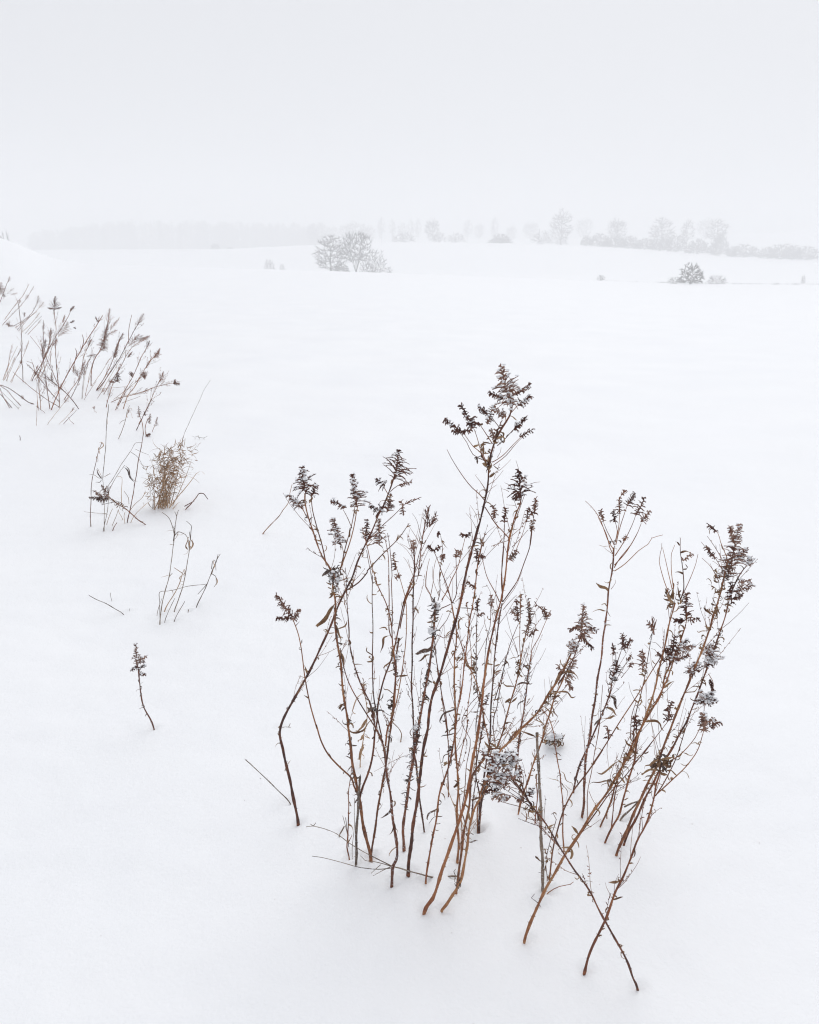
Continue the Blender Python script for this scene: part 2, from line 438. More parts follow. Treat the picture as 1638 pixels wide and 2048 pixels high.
def plant(label, parts, w0, w1, mat='red', name='goldenrod_stalk', cat='dead goldenrod', lean=None, curls=0, leaves=0, group=None, seed=None, stub=1.0, leafmat='leaf', fine=True, embed=True, tipleaves=0, stem='stem'):
    P = Plant(); rg = random.Random(seed if seed is not None else hash_(label)); P.rg = rg
    px = to_px(parts); base, t0 = on_ground(*px[0])
    q = lean if lean is not None else rg.uniform(-.16, .16)
    pts, dep = trace(px, base.y, q)
    pts[0] = base
    P.px, P.Ys = px, [p.y for p in pts]
    d0 = (pts[1] - pts[0]).normalized()
    if embed: pts = [pts[0] - (d0 * .5 + Vector((0, 0, .6))) * .05] + pts
    P.root = empty(name, base, label, cat, group); P.org = base.copy()
    P.depth = dep[0]
    cp = catmull(pts, .010 if fine else .05)
    r0, r1 = w0 * .385 * dep[0] / FPX, w1 * .42 * dep[-1] / FPX
    n = len(cp)
    rad = [(r0 + (r1 - r0) * (i / (n - 1)) ** .8) * rg.uniform(.86, 1.14) * (1 + .12 * math.sin(i * .9 + r0 * 9e3)) for i in range(n)]
    if fine: cp = wobble(cp, rg, .0032)
    P.main = cp; P.mainrad = rad; P.cps = [cp]
    mb = MB(); mb.tube(cp, rad, 7 if fine else 4)
    if stub and fine: stubs(mb, cp[6:], rad[6:], rg, .0075 / stub, .0042)
    mb.build(stem, M[mat], P.root, P.org)
    P.mat = mat; P.branches = []; P.hm = 'weedhead' if name in ('weed_stalk', 'weed_straw') else 'head'
    if base.y < 12: FEET.append((base.x, base.y, max(.014, r0 * 3.2)))
    P.tip = px[-1]; P.tipY = P.Ys[-1]
    if curls: scraps(P, cp, rad, curls, leafmat)
    if leaves:
        for _ in range(leaves):
            i = int(n * rg.uniform(.3, .9)); d = (Vector((rg.uniform(-1, 1), rg.uniform(-1, 1), rg.uniform(-.8, .5)))).normalized()
            put_leaf(P.root, P.org, cp[i], d, rg.uniform(.02, .045), leafmat)
    weed = name == 'weed_stalk' and 'fallen' not in label and 'flat' not in label
    if name == 'weed_stalk' and not weed: return P
    if weed or (name == 'goldenrod_stalk' and fine and dep[0] < 3.6 and w0 > 4.6 and mat != 'grey' and curls > .1):
        sc = 2.0 if weed else 1.0
        for _ in range(17 if weed else 14):          # hair-fine side twigs, some with a few pods left
            i = int(n * rg.uniform(.30 if weed else .38, .97)); dd = (cp[min(n - 1, i + 3)] - cp[max(0, i - 3)]).normalized(); s_ = rv(rg); s_ = (s_ - dd * s_.dot(dd)).normalized()
            d = (dd * rg.uniform(.6, 1.3) + s_ * rg.uniform(.35, .8)).normalized(); q = cp[i]; tp = [q]; Lt = rg.uniform(.035, .12) * (1.3 if weed else 1); mt = MB()
            for k in range(7): d = (d + dd * .10 + rv(rg) * .12 + Vector((0, 0, .02))).normalized(); q = q + d * (Lt / 7); tp.append(q)
            mt.tube(tp, [(.0007 - .00005 * k) * (1.6 if weed else 1) for k in range(8)], 3, False)
            for k in range(rg.choice((4, 8, 13)) if weed else rg.choice((0, 2, 5, 8))):
                f = rg.uniform(.35, 1) * 6.99; pp = tp[int(f)].lerp(tp[min(7, int(f) + 1)], f % 1); mt.tuft(pp, (rv(rg) + d * .8).normalized(), rg.uniform(.003, .006) * sc * 1.2, .0010 * sc)
            mt.build('side_twig', M['weedhead' if weed and rg.random() < .6 else 'twig'], P.root, P.org)
        if weed: return P
        for _ in range(8 if curls > .2 else 3):
            i = int(n * rg.uniform(.34, .94)); d = rv(rg); d.z = d.z * .7; d.normalize(); put_leaf(P.root, P.org, cp[i], d, rg.uniform(.012, .030), rg.choice(('leaf', 'leaf', leafmat)))
    return P
_h = [100]
def hash_(s):
    h = 5381
    for c in s: h = (h * 33 + ord(c)) & 0x7fffffff
    return h
def scraps(P, cp, rad, dens, leafmat, lo=.2, hi=1.0):
    """shrivelled thread-like leaf remains all along a stalk, too many and too small to count"""
    rg = P.rg; mb = MB(); n = len(cp)
    total = sum((cp[i + 1] - cp[i]).length for i in range(n - 1))
    for _ in range(int(total * (14 + 80 * dens))):
        i = min(n - 2, int(n * rg.uniform(lo, hi))); d = rv(rg); d.z = d.z * .5 + .15; d.normalize()
        p = cp[i]; ax = rv(rg); pts = [p]; k = 6; L = rg.uniform(.007, .024); c = rg.uniform(.2, .8)
        for _ in range(k):
            d = Matrix.Rotation(c, 3, ax) @ d; p = p + d * (L / k); pts.append(p)
        wv = rg.uniform(.0007, .0022)
        mb.strip(pts, [wv * (.6, 1, 1, .9, .8, .5, .2)[j] for j in range(k + 1)], [ax] * (k + 1), .8)
    mb.build('shrivelled_leaves', M[leafmat], P.root, P.org, kind='stuff')
def branch(P, parts, w0, w1, mat=None, q=None, curls=0, stub=.6, on=None):
    """side branch of a plant; starts at the plant's own depth nearest to its first point"""
    rg = P.rg; px = to_px(parts)
    cands = [nearest(P.px, P.Ys, *px[0])] + [nearest(b.px, b.Ys, *px[0]) for b in P.branches]
    _, Y = min(cands)
    q = q if q is not None else rg.uniform(-.35, .35)
    pts, dep = trace(px, Y, q)
    b = Plant(); b.px = px; b.Ys = [p.y for p in pts]; P.branches.append(b); b.tip = px[-1]; b.tipY = b.Ys[-1]
    cp = catmull(pts, .010); n = len(cp)
    r0, r1 = w0 * .42 * dep[0] / FPX, w1 * .42 * dep[-1] / FPX
    rad = [r0 + (r1 - r0) * i / max(1, n - 1) for i in range(n)]
    cp = wobble(cp, rg, .002); b.cp = cp; P.cps.append(cp)
    mb = MB(); mb.tube(cp, rad, 5)
    if stub: stubs(mb, cp, rad, rg, .014 / stub, .003)
    mb.build('side_branch', M[mat or P.mat], P.root, P.org)
    if curls: scraps(P, cp, rad, curls, 'leaf', 0, 1)
    return b
def twigs(P, parts_list, w=1.6, mat='twig'):
    """bare hair-thin twigs"""
    for z, pts in parts_list: branch(P, [(z, pts)], w * .85, w * .4, mat, stub=0)

def head(P, z, tip, base, width, dens=1.0, snow=0.3, Y=None, wisp=False, droop=1.0, fl=1.0, sk=0.0, st=1.0):
    """feathery seed plume: axis from base up to tip, arching side sprays set with tufts; width in zone pixels"""
    rg = P.rg; s = ZONE[z][2]; (tu, tv), (bu, bv) = to_px([(z, [tip, base])])
    cands = [nearest(P.px, P.Ys, bu, bv)] + [nearest(b.px, b.Ys, bu, bv) for b in P.branches]
    _, Yb = min(cands)
    if Y is not None: Yb = Y
    B, tb = at_y(bu, bv, Yb); T, _ = at_y(tu, tv, Yb + rg.uniform(-.02, .02))
    W = width / s * tb / FPX / 2; ax = T - B; L = ax.length; axn = ax.normalized()
    mb = MB(); sn = MB()
    nax = 9; off = axn.cross(rv(rg)).normalized() * L * .03
    axis = [B + ax * (i / nax) + off * math.sin(i / nax * 3) for i in range(nax + 1)]
    mb.tube(axis, [.0013 * (1 - .6 * i / nax) for i in range(nax + 1)], 4)
    nb = max(6, int(50 * dens * (L / .09) ** .6)) if not wisp else max(5, int(14 * dens))
    for k in range(nb + 4):
        t = (k + rg.uniform(-.5, .5)) / (nb + 3); t = min(max(t, 0), .98)
        p0 = B + ax * t; az = k * 2.4 + rg.uniform(-1.3, 1.3)
        u_ = axn.cross(Vector((0, 1, .1))).normalized(); v_ = axn.cross(u_)
        out = u_ * math.cos(az) + v_ * math.sin(az)
        prof = (1 - t) ** .8 * (.4 + .6 * min(1, t * 5 + .3)) + .07
        bl = max(W * prof * rg.uniform(.6, 1.3), .006) * (1.0 if not wisp else 1.2)
        bl *= 1 + sk * out.x
        d = (out * .95 + axn * rg.uniform(.25, 1.1) + Vector((0, 0, .15)) + rv(rg) * .2).normalized()
        if wisp: d = (out * rg.uniform(.4, 1.0) + axn * 1.0).normalized()
        kk = 7; pts = [p0]; p = p0
        for j in range(kk):
            d = (d + Vector((0, 0, -.15 * droop)) * (1 if not wisp else .1) + rv(rg) * .08).normalized()
            p = p + d * (bl * 1.25 / kk); pts.append(p)
        mb.tube(pts, [.0011 * (1 - .4 * j / kk) for j in range(kk + 1)], 3, False)
        step = .0014 * st if not wisp else .0085 * st
        nf = int(bl * 1.25 / step)
        for j in range(nf):
            f = (.18 + .82 * (j + rg.random()) / max(1, nf)) * kk; i0 = min(kk - 1, int(f)); pp = pts[i0].lerp(pts[i0 + 1], f - i0)
            for _ in range(1 if wisp else 2):
                dd = (rv(rg) * .85 + Vector((0, 0, .55)) + (pts[i0 + 1] - pts[i0]).normalized() * .9).normalized()
                q_ = fl * rg.uniform(.6, 1.3) * (1.2 - .65 * f / kk) * (.75 + .5 * noise.noise(pp * 160))
                mb.tuft(pp, dd, .0031 * q_, .00145 * q_)
            if rg.random() < snow * .24 and not wisp:
                q_ = rg.uniform(.0014, .0036); sn.lump(pp + Vector((0, 0, .0028)), q_ * 1.25, q_ * .6, rg)
    h = mb.build('flower_head', M[P.hm], P.root, P.org, smooth=False)
    if snow > .02 and sn.f: sn.build('snow_crust', M['snowlump'], h, P.org, kind='stuff')
    return h
def crown_of_leaves(P, z, c, r, n, L=.03, mat='leaf', snow=0):
    """a bunch of curled leaves around a point of the stalk"""
    rg = P.rg; s = ZONE[z][2]; (u, v), = to_px([(z, [c])])
    _, Y = min([nearest(P.px, P.Ys, u, v)] + [nearest(b.px, b.Ys, u, v) for b in P.branches])
    C, t = at_y(u, v, Y); rr = r / s * t / FPX
    near = [p for cp in P.cps for p in cp if (p - C).length < rr * 1.5 + .004]
    for _ in range(int(n * 1.5)):
        o = Vector((rg.uniform(-1, 1), rg.uniform(-1, 1), rg.uniform(-1, 1))) * rr * .9
        tgt = C + o
        st = min(near, key=lambda p: (p - tgt).length + rg.uniform(0, .006)) if near else C + o * .3
        d = (tgt - st) + rv(rg) * .008; d.z -= .002; d.normalize()
        put_leaf(P.root, P.org, st, d, max(L * rg.uniform(.6, 1.25), min(.03, rr * rg.uniform(.7, 1.2))) * .85, mat)
    if snow:
        sn = MB()
        for _ in range(int(snow * 2.2)):
            q_ = rg.uniform(.12, .34) * rr
            sn.lump(C + Vector((rg.uniform(-.65, .65) * rr, rg.uniform(-.6, .6) * rr, rg.uniform(-.5, .8) * rr)), q_, q_ * .6, rg)
        sn.build('snow_cap', M['snowlump'], P.root, P.org)
def leaf_at(P, z, a, b, mat='leaf', w=1.0):
    """one particular leaf from stalk point a to leaf tip b"""
    (u, v), (u2, v2) = to_px([(z, [a, b])])
    _, Y = min([nearest(P.px, P.Ys, u, v)] + [nearest(c.px, c.Ys, u, v) for c in P.branches])
    A, t = at_y(u, v, Y); Bp, _ = at_y(u2, v2, Y + P.rg.uniform(-.015, .015))
    best = min((p for cp in P.cps for p in cp), key=lambda p: (p - A).length)
    if (best - A).length < .05:
        Bp = Bp + (best - A) * .4; A = best
    rg = P.rg; L = (Bp - A).length; k = 12; ab = (Bp - A).normalized(); side = ab.cross(Vector((0, 1, .3))).normalized(); up = side.cross(ab)
    c1, c2, c3 = rg.uniform(-.22, .22) * L, rg.uniform(-.10, .10) * L, rg.uniform(.0, .16) * L
    pts = []
    for i in range(k + 1):
        t = i / k; pts.append(A.lerp(Bp, t) + side * (c1 * math.sin(math.pi * t) + c2 * math.sin(2 * math.pi * t)) + up * (c3 * math.sin(math.pi * t)) + Vector((0, 0, 0)))
    e = pts[-1] - pts[-2]; ax = rv(rg)
    for i in range(3): e = Matrix.Rotation(rg.uniform(.3, .8), 3, ax) @ e; pts.append(pts[-1] + e * .8)
    m_ = len(pts) - 1; wd = []
    for i in range(m_ + 1):
        t = i / m_; wd.append(L * .066 * w * ((.10 if t < .12 else math.sin(math.pi * min(.97, (t - .06) / .94 * .9 + .08)) ** .8) + .04) * (1 + .28 * noise.noise(Vector((t * 9, L * 90, w)))))
    tw = rg.uniform(.6, 2.4) * rg.choice((-1, 1)); t0 = rg.uniform(-.8, .8); mb = MB()
    sd = [Matrix.Rotation(t0 + tw * i / m_, 3, ab) @ side for i in range(m_ + 1)]
    mb.strip(pts, wd, sd, rg.uniform(.35, 1.1))
    mb.build('leaf', M[mat], P.root, P.org)
# ================================================================== the goldenrod in front, stalk by stalk
# bent stalk with the wide plume
A = plant('red-brown stalk kinked sharply near its foot, outermost of the near clump', [('4', [(390, 2035), (360, 1850), (330, 1700), (290, 1520), (270, 1420), (250, 1340), (245, 1280), (265, 1190), (350, 1030), (450, 850), (560, 640), (660, 410), (720, 270), (790, 120), (835, 20)]), ('1', [(880, 1730), (960, 1560), (1000, 1470), (1050, 1350), (1100, 1260), (1160, 1100), (1185, 1010)])], 9, 3, 'red', curls=.3, lean=.05)
head(A, '1', (1215, 815), (1185, 1060), 270, 1.0, .1, sk=.1)
branch(A, [('1', [(1150, 1160), (1210, 1110), (1320, 1080)])], 2, 1.2); head(A, '1', (1320, 1078), (1220, 1110), 40, .5, .1)
branch(A, [('1', [(1130, 1180), (1100, 1130), (1085, 1080)])], 2, 1.4); head(A, '1', (1040, 1060), (1105, 1110), 110, .7, .4)
branch(A, [('1', [(1030, 1380), (1060, 1320), (1090, 1290)])], 2, 1.4); head(A, '1', (985, 1280), (1100, 1320), 120, 1.0, .2)
head(A, '1', (1150, 1180), (1120, 1330), 120, .9, .15)
branch(A, [('1', [(960, 1560), (1040, 1480), (1180, 1350), (1300, 1240), (1380, 1215)])], 2.4, 1.2, 'twig')
head(A, '1', (1380, 1215), (1270, 1260), 60, .35, 0, wisp=True)
head(A, '1', (1240, 1240), (1260, 1350), 60, .5, 0)
branch(A, [('4', [(790, 125), (890, 60), (960, -20)]), ('1', [(960, 1810), (1080, 1680), (1200, 1560), (1300, 1420)])], 3.5, 1.6, curls=.6)
crown_of_leaves(A, '1', (880, 1640), 45, 6, .018, 'leaf')
branch(A, [('1', [(960, 1560), (1060, 1480), (1060, 1430)])], 2.5, 1.5)
head(A, '1', (1060, 1390), (1060, 1600), 130, 1.1, .3)
head(A, '1', (960, 1390), (950, 1560), 110, .8, .05)

# twin stalk with the big snowy bunch
B = plant('stout stalk with a snow-filled bunch of dead leaves halfway up and three dark plumes above', [('6', [(575, 1095), (555, 1000), (535, 900), (500, 700), (480, 580), (455, 470), (430, 300), (400, 100), (385, 0)]), ('4', [(800, 1230), (770, 1000), (730, 640), (700, 450), (690, 390), (700, 200), (685, 120)]), ('1', [(680, 1850), (640, 1760), (600, 1700), (530, 1510), (480, 1370), (455, 1240), (455, 1180)])], 9.5, 3, 'tan', curls=.9, lean=-.04, leafmat='darkleaf')
head(B, '1', (420, 960), (458, 1175), 210, 1.25, .5, sk=.1)
branch(B, [('1', [(620, 1740), (590, 1600), (545, 1440), (510, 1310), (500, 1190)])], 3.2, 2, curls=.5)
head(B, '1', (540, 1110), (500, 1200), 110, .8, .25)
branch(B, [('1', [(470, 1380), (440, 1320), (425, 1290)])], 2.4, 1.6); head(B, '1', (315, 1190), (425, 1300), 110, 1.1, .9)
branch(B, [('1', [(740, 1800), (800, 1620), (850, 1450), (870, 1350), (885, 1270)])], 3.4, 2, curls=.4)
branch(B, [('1', [(740, 1800), (780, 1620), (830, 1450), (860, 1290)])], 3, 1.8, curls=.3)
head(B, '1', (832, 1020), (875, 1285), 150, 1.2, .4, sk=.2)
branch(B, [('1', [(835, 1460), (800, 1380), (760, 1310)])], 2, 1.2); head(B, '1', (665, 1235), (790, 1290), 75, .9, .35)
branch(B, [('1', [(760, 1760), (765, 1660), (750, 1590)])], 2, 1.3); head(B, '1', (680, 1380), (745, 1600), 130, 1.1, .5, sk=-.3)
branch(B, [('1', [(1000, 1380), (960, 1290), (930, 1225)])], 1.8, 1.4) if False else None
crown_of_leaves(B, '1', (695, 1850), 70, 24, .028, 'darkleaf', 12)
crown_of_leaves(B, '1', (690, 1960), 50, 10, .022, 'leaf', 3)
for a, b in (((690, 190), (740, 180)), ((690, 230), (555, 410)), ((690, 390), (745, 520)), ((740, 480), (800, 400)), ((735, 600), (765, 740)), ((790, 1040), (730, 1080)), ((660, 170), (735, 185))): leaf_at(B, '4', a, b, 'leaf', 1.0)
# offshoots low on the same plant
branch(B, [('6', [(470, 560), (440, 500), (420, 440), (330, 350), (230, 240), (170, 120), (135, 0)]), ('4', [(550, 1260), (490, 1040), (450, 850), (430, 700), (400, 500), (350, 350)])], 4.5, 2.2, 'tan', q=.05, curls=.12)
head(B, '4', (215, 165), (350, 345), 120, 1.0, .02, sk=-.1); head(B, '4', (220, 355), (340, 350), 60, .8, .1); head(B, '4', (395, 285), (365, 370), 70, .7, 0)
branch(B, [('6', [(490, 600), (510, 520), (560, 390), (590, 280), (605, 160), (612, 60)]), ('4', [(1040, 1200), (1050, 1060), (1100, 850), (1140, 740), (1180, 620), (1230, 380), (1265, 200), (1300, 110), (1340, 10)]), ('1', [(1380, 1850), (1410, 1550), (1440, 1400), (1460, 1300)])], 5.5, 1.8, 'red', q=.03, curls=.25)
twigs(B, [('1', [(1410, 1560), (1370, 1400), (1330, 1340)]), ('1', [(1420, 1500), (1490, 1400), (1520, 1330)]), ('1', [(1440, 1400), (1450, 1330), (1480, 1270)]), ('1', [(1400, 1600), (1330, 1480), (1290, 1420)]), ('1', [(1380, 1800), (1290, 1640), (1180, 1560)]), ('1', [(1430, 1440), (1420, 1350), (1380, 1350)]), ('1', [(1400, 1650), (1460, 1520), (1540, 1380)]), ('1', [(1360, 1900), (1440, 1690), (1500, 1560)])])
head(B, '1', (1460, 1290), (1450, 1450), 130, .8, 0, wisp=True); head(B, '1', (1520, 1350), (1470, 1450), 90, .8, 0, wisp=True)

B2 = plant('slim glossy tan stalk sharing its hole in the snow with the stout snow-bunched stalk', [('6', [(582, 1085), (600, 960), (650, 620), (680, 460), (705, 330), (725, 180), (745, 0)]), ('4', [(1150, 1240), (1180, 1000), (1190, 800), (1190, 690), (1220, 520)])], 6.5, 4, 'tan', curls=.3, lean=.03)
branch(B2, [('4', [(1150, 1180), (1210, 1000), (1250, 750), (1275, 550), (1280, 250), (1250, 100)]), ('1', [(1200, 1780), (1180, 1700)])], 3, 1.5, q=.1)
head(B2, '1', (1170, 1670), (1195, 1800), 75, .6, 0); head(B2, '1', (1220, 1840), (1190, 1870), 70, .5, 0)
crown_of_leaves(B2, '4', (1190, 670), 55, 10, .016, 'darkleaf', 9)
crown_of_leaves(B2, '4', (1150, 760), 55, 8, .018, 'leaf')
crown_of_leaves(B2, '4', (1080, 1060), 60, 12, .02, 'darkleaf')

C = plant('grey broken stump without a head between the two stems of a forked hole', [('6', [(457, 1142), (460, 1050), (462, 900), (470, 740), (478, 620), (490, 430)])], 7.5, 6, 'grey', curls=0, lean=-.02)
C1 = plant('hair-thin upright straw just left of the grey broken stump', [('6', [(430, 1078), (440, 850), (450, 600)])], 1.6, 1.4, 'grey', lean=0, stub=0)
C2 = plant('thin twisted reddish twig with an upturned prong, left of the grey stump', [('6', [(400, 1075), (385, 1000), (395, 900), (400, 700), (398, 560), (412, 460), (425, 340), (412, 250)])], 4.5, 1.2, 'red', curls=.1, lean=0)
branch(C2, [('6', [(390, 900), (370, 820), (350, 740)])], 2, 1.2, 'grey'); branch(C2, [('6', [(397, 960), (425, 905)])], 2.2, 1.4); branch(C2, [('6', [(400, 1000), (385, 840), (376, 760)])], 2, 1.5)
C3 = plant('short flat chip of pale stalk poking up beside the twisted reddish twig', [('6', [(328, 892), (345, 860), (362, 825)])], 4.5, 3, 'grey', cat='broken stalk', name='broken_stalk', lean=0, stub=0)

# wavy stalk with S-bend near its foot
F = plant('brown stalk with an S-bend just above the snow, crossed by the fallen grey twig', [('6', [(750, 1303), (752, 1240), (762, 1150), (790, 1100), (798, 1030), (785, 930), (765, 800), (740, 600), (715, 450), (700, 330), (690, 200), (650, 90), (612, 10)]), ('4', [(1020, 1200), (985, 1060), (930, 950), (870, 770), (830, 600), (812, 420), (800, 280), (780, 20)]), ('1', [(782, 1850), (775, 1780)])], 9, 1.8, 'dark', curls=.2, lean=.02)
branch(F, [('4', [(1090, 1370), (1040, 1270), (960, 1150), (870, 1000), (800, 860), (765, 740), (742, 600)])], 3.5, 2, 'red')
branch(F, [('4', [(1080, 1330), (1040, 1160), (1015, 1020), (1003, 850), (1003, 700), (1010, 500), (1003, 200), (1000, 0)]), ('1', [(1000, 1900), (975, 1750), (960, 1640)])], 3.5, 1.5, q=.04, curls=.25)
branch(F, [('4', [(1110, 1400), (1130, 1250), (1170, 1150), (1190, 900), (1185, 700), (1165, 560), (1160, 400), (1120, 250), (1060, 120), (1020, 20)]), ('1', [(1040, 1900), (990, 1740), (970, 1640), (920, 1450)])], 4.5, 1.4, 'red', q=.05, curls=.5)
branch(F, [('4', [(1165, 520), (1140, 450), (1140, 200), (1135, 0)]), ('1', [(1140, 1900), (1128, 1700), (1105, 1560)])], 3, 1.6)
branch(F, [('4', [(1165, 420), (1165, 200), (1160, 60)]), ('1', [(1165, 1850), (1150, 1650), (1125, 1500)])], 2.6, 1.4)
for a, b in (((1140, 480), (1070, 600)), ((1130, 580), (1085, 740)), ((1020, 1180), (850, 1290)), ((1000, 650), (960, 590)), ((1120, 440), (1070, 430)), ((1150, 960), (1090, 930)), ((990, 620), (1000, 700)), ((1010, 720), (980, 670))): leaf_at(F, '4', a, b, 'leaf', 1.0)
crown_of_leaves(F, '4', (1130, 340), 60, 7, .018, 'leaf'); crown_of_leaves(F, '4', (1045, 1090), 50, 8, .02, 'darkleaf')
leaf_at(F, '6', (735, 620), (690, 745), 'darkleaf'); leaf_at(F, '6', (765, 940), (720, 1060), 'leaf', .7)

# leafy stalk with the snow clump
G = plant('dark stalk sheathed in curly shrivelled leaves with two snowy knots at its top', [('6', [(850, 1012), (848, 940), (845, 850), (862, 700), (880, 560), (910, 400), (935, 230), (965, 80)]), ('4', [(1340, 1450), (1380, 1200), (1430, 980), (1470, 760), (1500, 560), (1510, 420), (1515, 300), (1520, 230)])], 8, 5, 'dark', curls=1.8, lean=.03, leafmat='darkleaf')
crown_of_leaves(G, '5', (325, 740), 60, 18, .022, 'darkleaf', 12)
crown_of_leaves(G, '5', (290, 965), 52, 12, .02, 'darkleaf', 13)
crown_of_leaves(G, '5', (290, 860), 40, 7, .022, 'leaf', 3); crown_of_leaves(G, '5', (240, 1600), 40, 8, .018, 'leaf'); crown_of_leaves(G, '5', (240, 1430), 35, 5, .016, 'leaf')
crown_of_leaves(G, '5', (150, 1850), 60, 14, .018, 'darkleaf', 8); crown_of_leaves(G, '6', (890, 250), 45, 12, .016, 'darkleaf', 3); crown_of_leaves(G, '6', (840, 440), 40, 10, .014, 'darkleaf', 2); crown_of_leaves(G, '6', (870, 560), 45, 6, .014, 'darkleaf')
leaf_at(G, '5', (310, 1060), (165, 1170), 'darkleaf', 1.6); leaf_at(G, '5', (290, 1190), (190, 1230), 'leaf', 1.6); leaf_at(G, '5', (320, 1040), (230, 1055), 'darkleaf', .9)
branch(G, [('5', [(290, 690), (270, 620), (235, 560), (240, 450), (250, 380), (270, 310)])], 2, 1.1, 'twig', stub=0)
branch(G, [('5', [(345, 690), (365, 600), (360, 450), (375, 350), (388, 200), (370, 100)])], 2.2, 1.2, 'twig', curls=.3)
branch(G, [('5', [(370, 760), (420, 740), (460, 720)])], 2.5, 2.2, 'twig', stub=0)
branch(G, [('5', [(280, 640), (300, 520), (300, 420), (330, 300), (385, 270)])], 1.8, 1, 'twig', stub=0)
branch(G, [('5', [(350, 960), (430, 860), (470, 760)])], 2, 1.2, 'twig', stub=0); branch(G, [('5', [(340, 1000), (400, 1030), (440, 1000), (490, 960)])], 2.2, 1.5, 'twig')
leaf_at(G, '5', (490, 960), (425, 1025), 'leaf', 1.2)
branch(G, [('5', [(315, 1060), (330, 1220), (360, 1400), (385, 1570), (420, 1750), (440, 1900)])], 2.5, 2.5, 'red', q=.1, curls=.2)
twigs(G, [('5', [(280, 640), (230, 560), (240, 420)]), ('5', [(355, 650), (300, 500), (295, 380)]), ('5', [(380, 700), (420, 600), (440, 560)])])

# the tallest
H = plant('tallest stalk of all, thick and rust red, topped by the largest dark plume', [('6', [(885, 1216), (895, 1080), (910, 950), (935, 780), (960, 620), (980, 440), (1000, 280), (1020, 150), (1045, 20)]), ('5', [(260, 1750), (290, 1600), (350, 1410), (420, 1180), (500, 920), (560, 640), (610, 380), (680, 140), (715, 0)]), ('2', [(500, 2000), (560, 1760), (610, 1560), (640, 1380), (655, 1200), (690, 1030), (730, 900), (790, 790), (865, 680), (890, 560), (895, 500)])], 10, 4, 'red', curls=.18, lean=-.02)
head(H, '2', (775, 165), (890, 580), 330, 1.35, .45, sk=.0)
head(H, '2', (1080, 350), (930, 460), 110, .8, .2); head(H, '2', (1085, 475), (960, 570), 110, .9, .4); head(H, '2', (665, 435), (800, 500), 90, .9, .2)
branch(H, [('2', [(885, 640), (930, 590), (1000, 520)])], 2, 1.4)
branch(H, [('2', [(760, 790), (700, 710), (670, 660)])], 2, 1.4); head(H, '2', (550, 575), (640, 660), 80, .9, .2); head(H, '2', (690, 590), (640, 760), 85, .7, .1)
branch(H, [('2', [(830, 730), (820, 660), (800, 620)])], 2, 1.4); head(H, '2', (700, 600), (830, 680), 110, 1.0, .35)
branch(H, [('2', [(690, 960), (640, 880), (570, 770), (550, 740)])], 2.4, 1.4, curls=.3); head(H, '2', (440, 750), (570, 760), 90, .8, .05)
branch(H, [('2', [(650, 1220), (580, 1060), (530, 900), (490, 790)])], 2.4, 1.3); head(H, '2', (370, 565), (490, 790), 90, 1.0, .15); head(H, '2', (500, 690), (480, 800), 110, .7, .1)
branch(H, [('2', [(650, 1240), (600, 1080), (500, 990), (440, 910), (390, 840)])], 2.6, 1.3, curls=.3); head(H, '2', (195, 715), (370, 830), 80, .9, .1); head(H, '2', (470, 820), (370, 840), 60, .7, 0); head(H, '2', (290, 830), (380, 850), 40, .5, 0)
branch(H, [('2', [(600, 1130), (490, 1070), (430, 950), (370, 860)])], 2, 1.2, 'twig', stub=0)
branch(H, [('2', [(740, 980), (830, 900), (900, 820)])], 2.2, 1.4); head(H, '2', (1025, 700), (910, 820), 100, .9, .2)
branch(H, [('2', [(690, 1150), (800, 1080), (920, 960), (1000, 880)])], 2.2, 1.2, 'red', stub=.3); head(H, '2', (1100, 815), (970, 890), 60, .4, 0)
branch(H, [('2', [(700, 1180), (830, 1080), (930, 960), (1060, 830)])], 2, 1.1, 'red', stub=0)
branch(H, [('2', [(610, 1540), (560, 1480), (480, 1410), (400, 1310), (320, 1190), (260, 1090), (225, 1020)])], 2.6, 1.2, 'twig', stub=0)
twigs(H, [('2', [(630, 1440), (560, 1340), (510, 1280), (530, 1270)]), ('2', [(625, 1470), (600, 1400), (540, 1310)]), ('2', [(660, 1290), (780, 1220), (880, 1120)]), ('2', [(650, 1380), (730, 1320), (800, 1230)]), ('2', [(640, 1460), (690, 1410), (735, 1380)]), ('2', [(530, 1840), (480, 1740), (420, 1670)]), ('2', [(545, 1790), (520, 1680), (460, 1590)]), ('2', [(555, 1740), (545, 1680), (540, 1600)]), ('2', [(740, 1100), (770, 1050), (780, 1000)])])
branch(H, [('2', [(615, 1610), (660, 1680), (720, 1770), (800, 1860), (850, 1920)])], 2.6, 1.4, 'red', q=.1)
crown_of_leaves(H, '2', (715, 880), 55, 7, .022, 'leaf'); crown_of_leaves(H, '2', (640, 1000), 50, 7, .022, 'leaf'); crown_of_leaves(H, '2', (620, 1120), 60, 8, .018, 'leaf'); crown_of_leaves(H, '2', (690, 1230), 50, 6, .02, 'leaf'); crown_of_leaves(H, '2', (790, 920), 70, 10, .016, 'darkleaf'); crown_of_leaves(H, '2', (530, 1120), 45, 6, .014, 'darkleaf'); crown_of_leaves(H, '2', (590, 1190), 50, 5, .014, 'darkleaf')
head(H, '2', (780, 740), (720, 900), 90, .5, 0); head(H, '2', (660, 820), (720, 900), 70, .5, 0)
for a, b in (((505, 950), (430, 1030)), ((540, 830), (575, 860)), ((545, 760), (650, 765))): leaf_at(H, '5', a, b, 'leaf', .8)

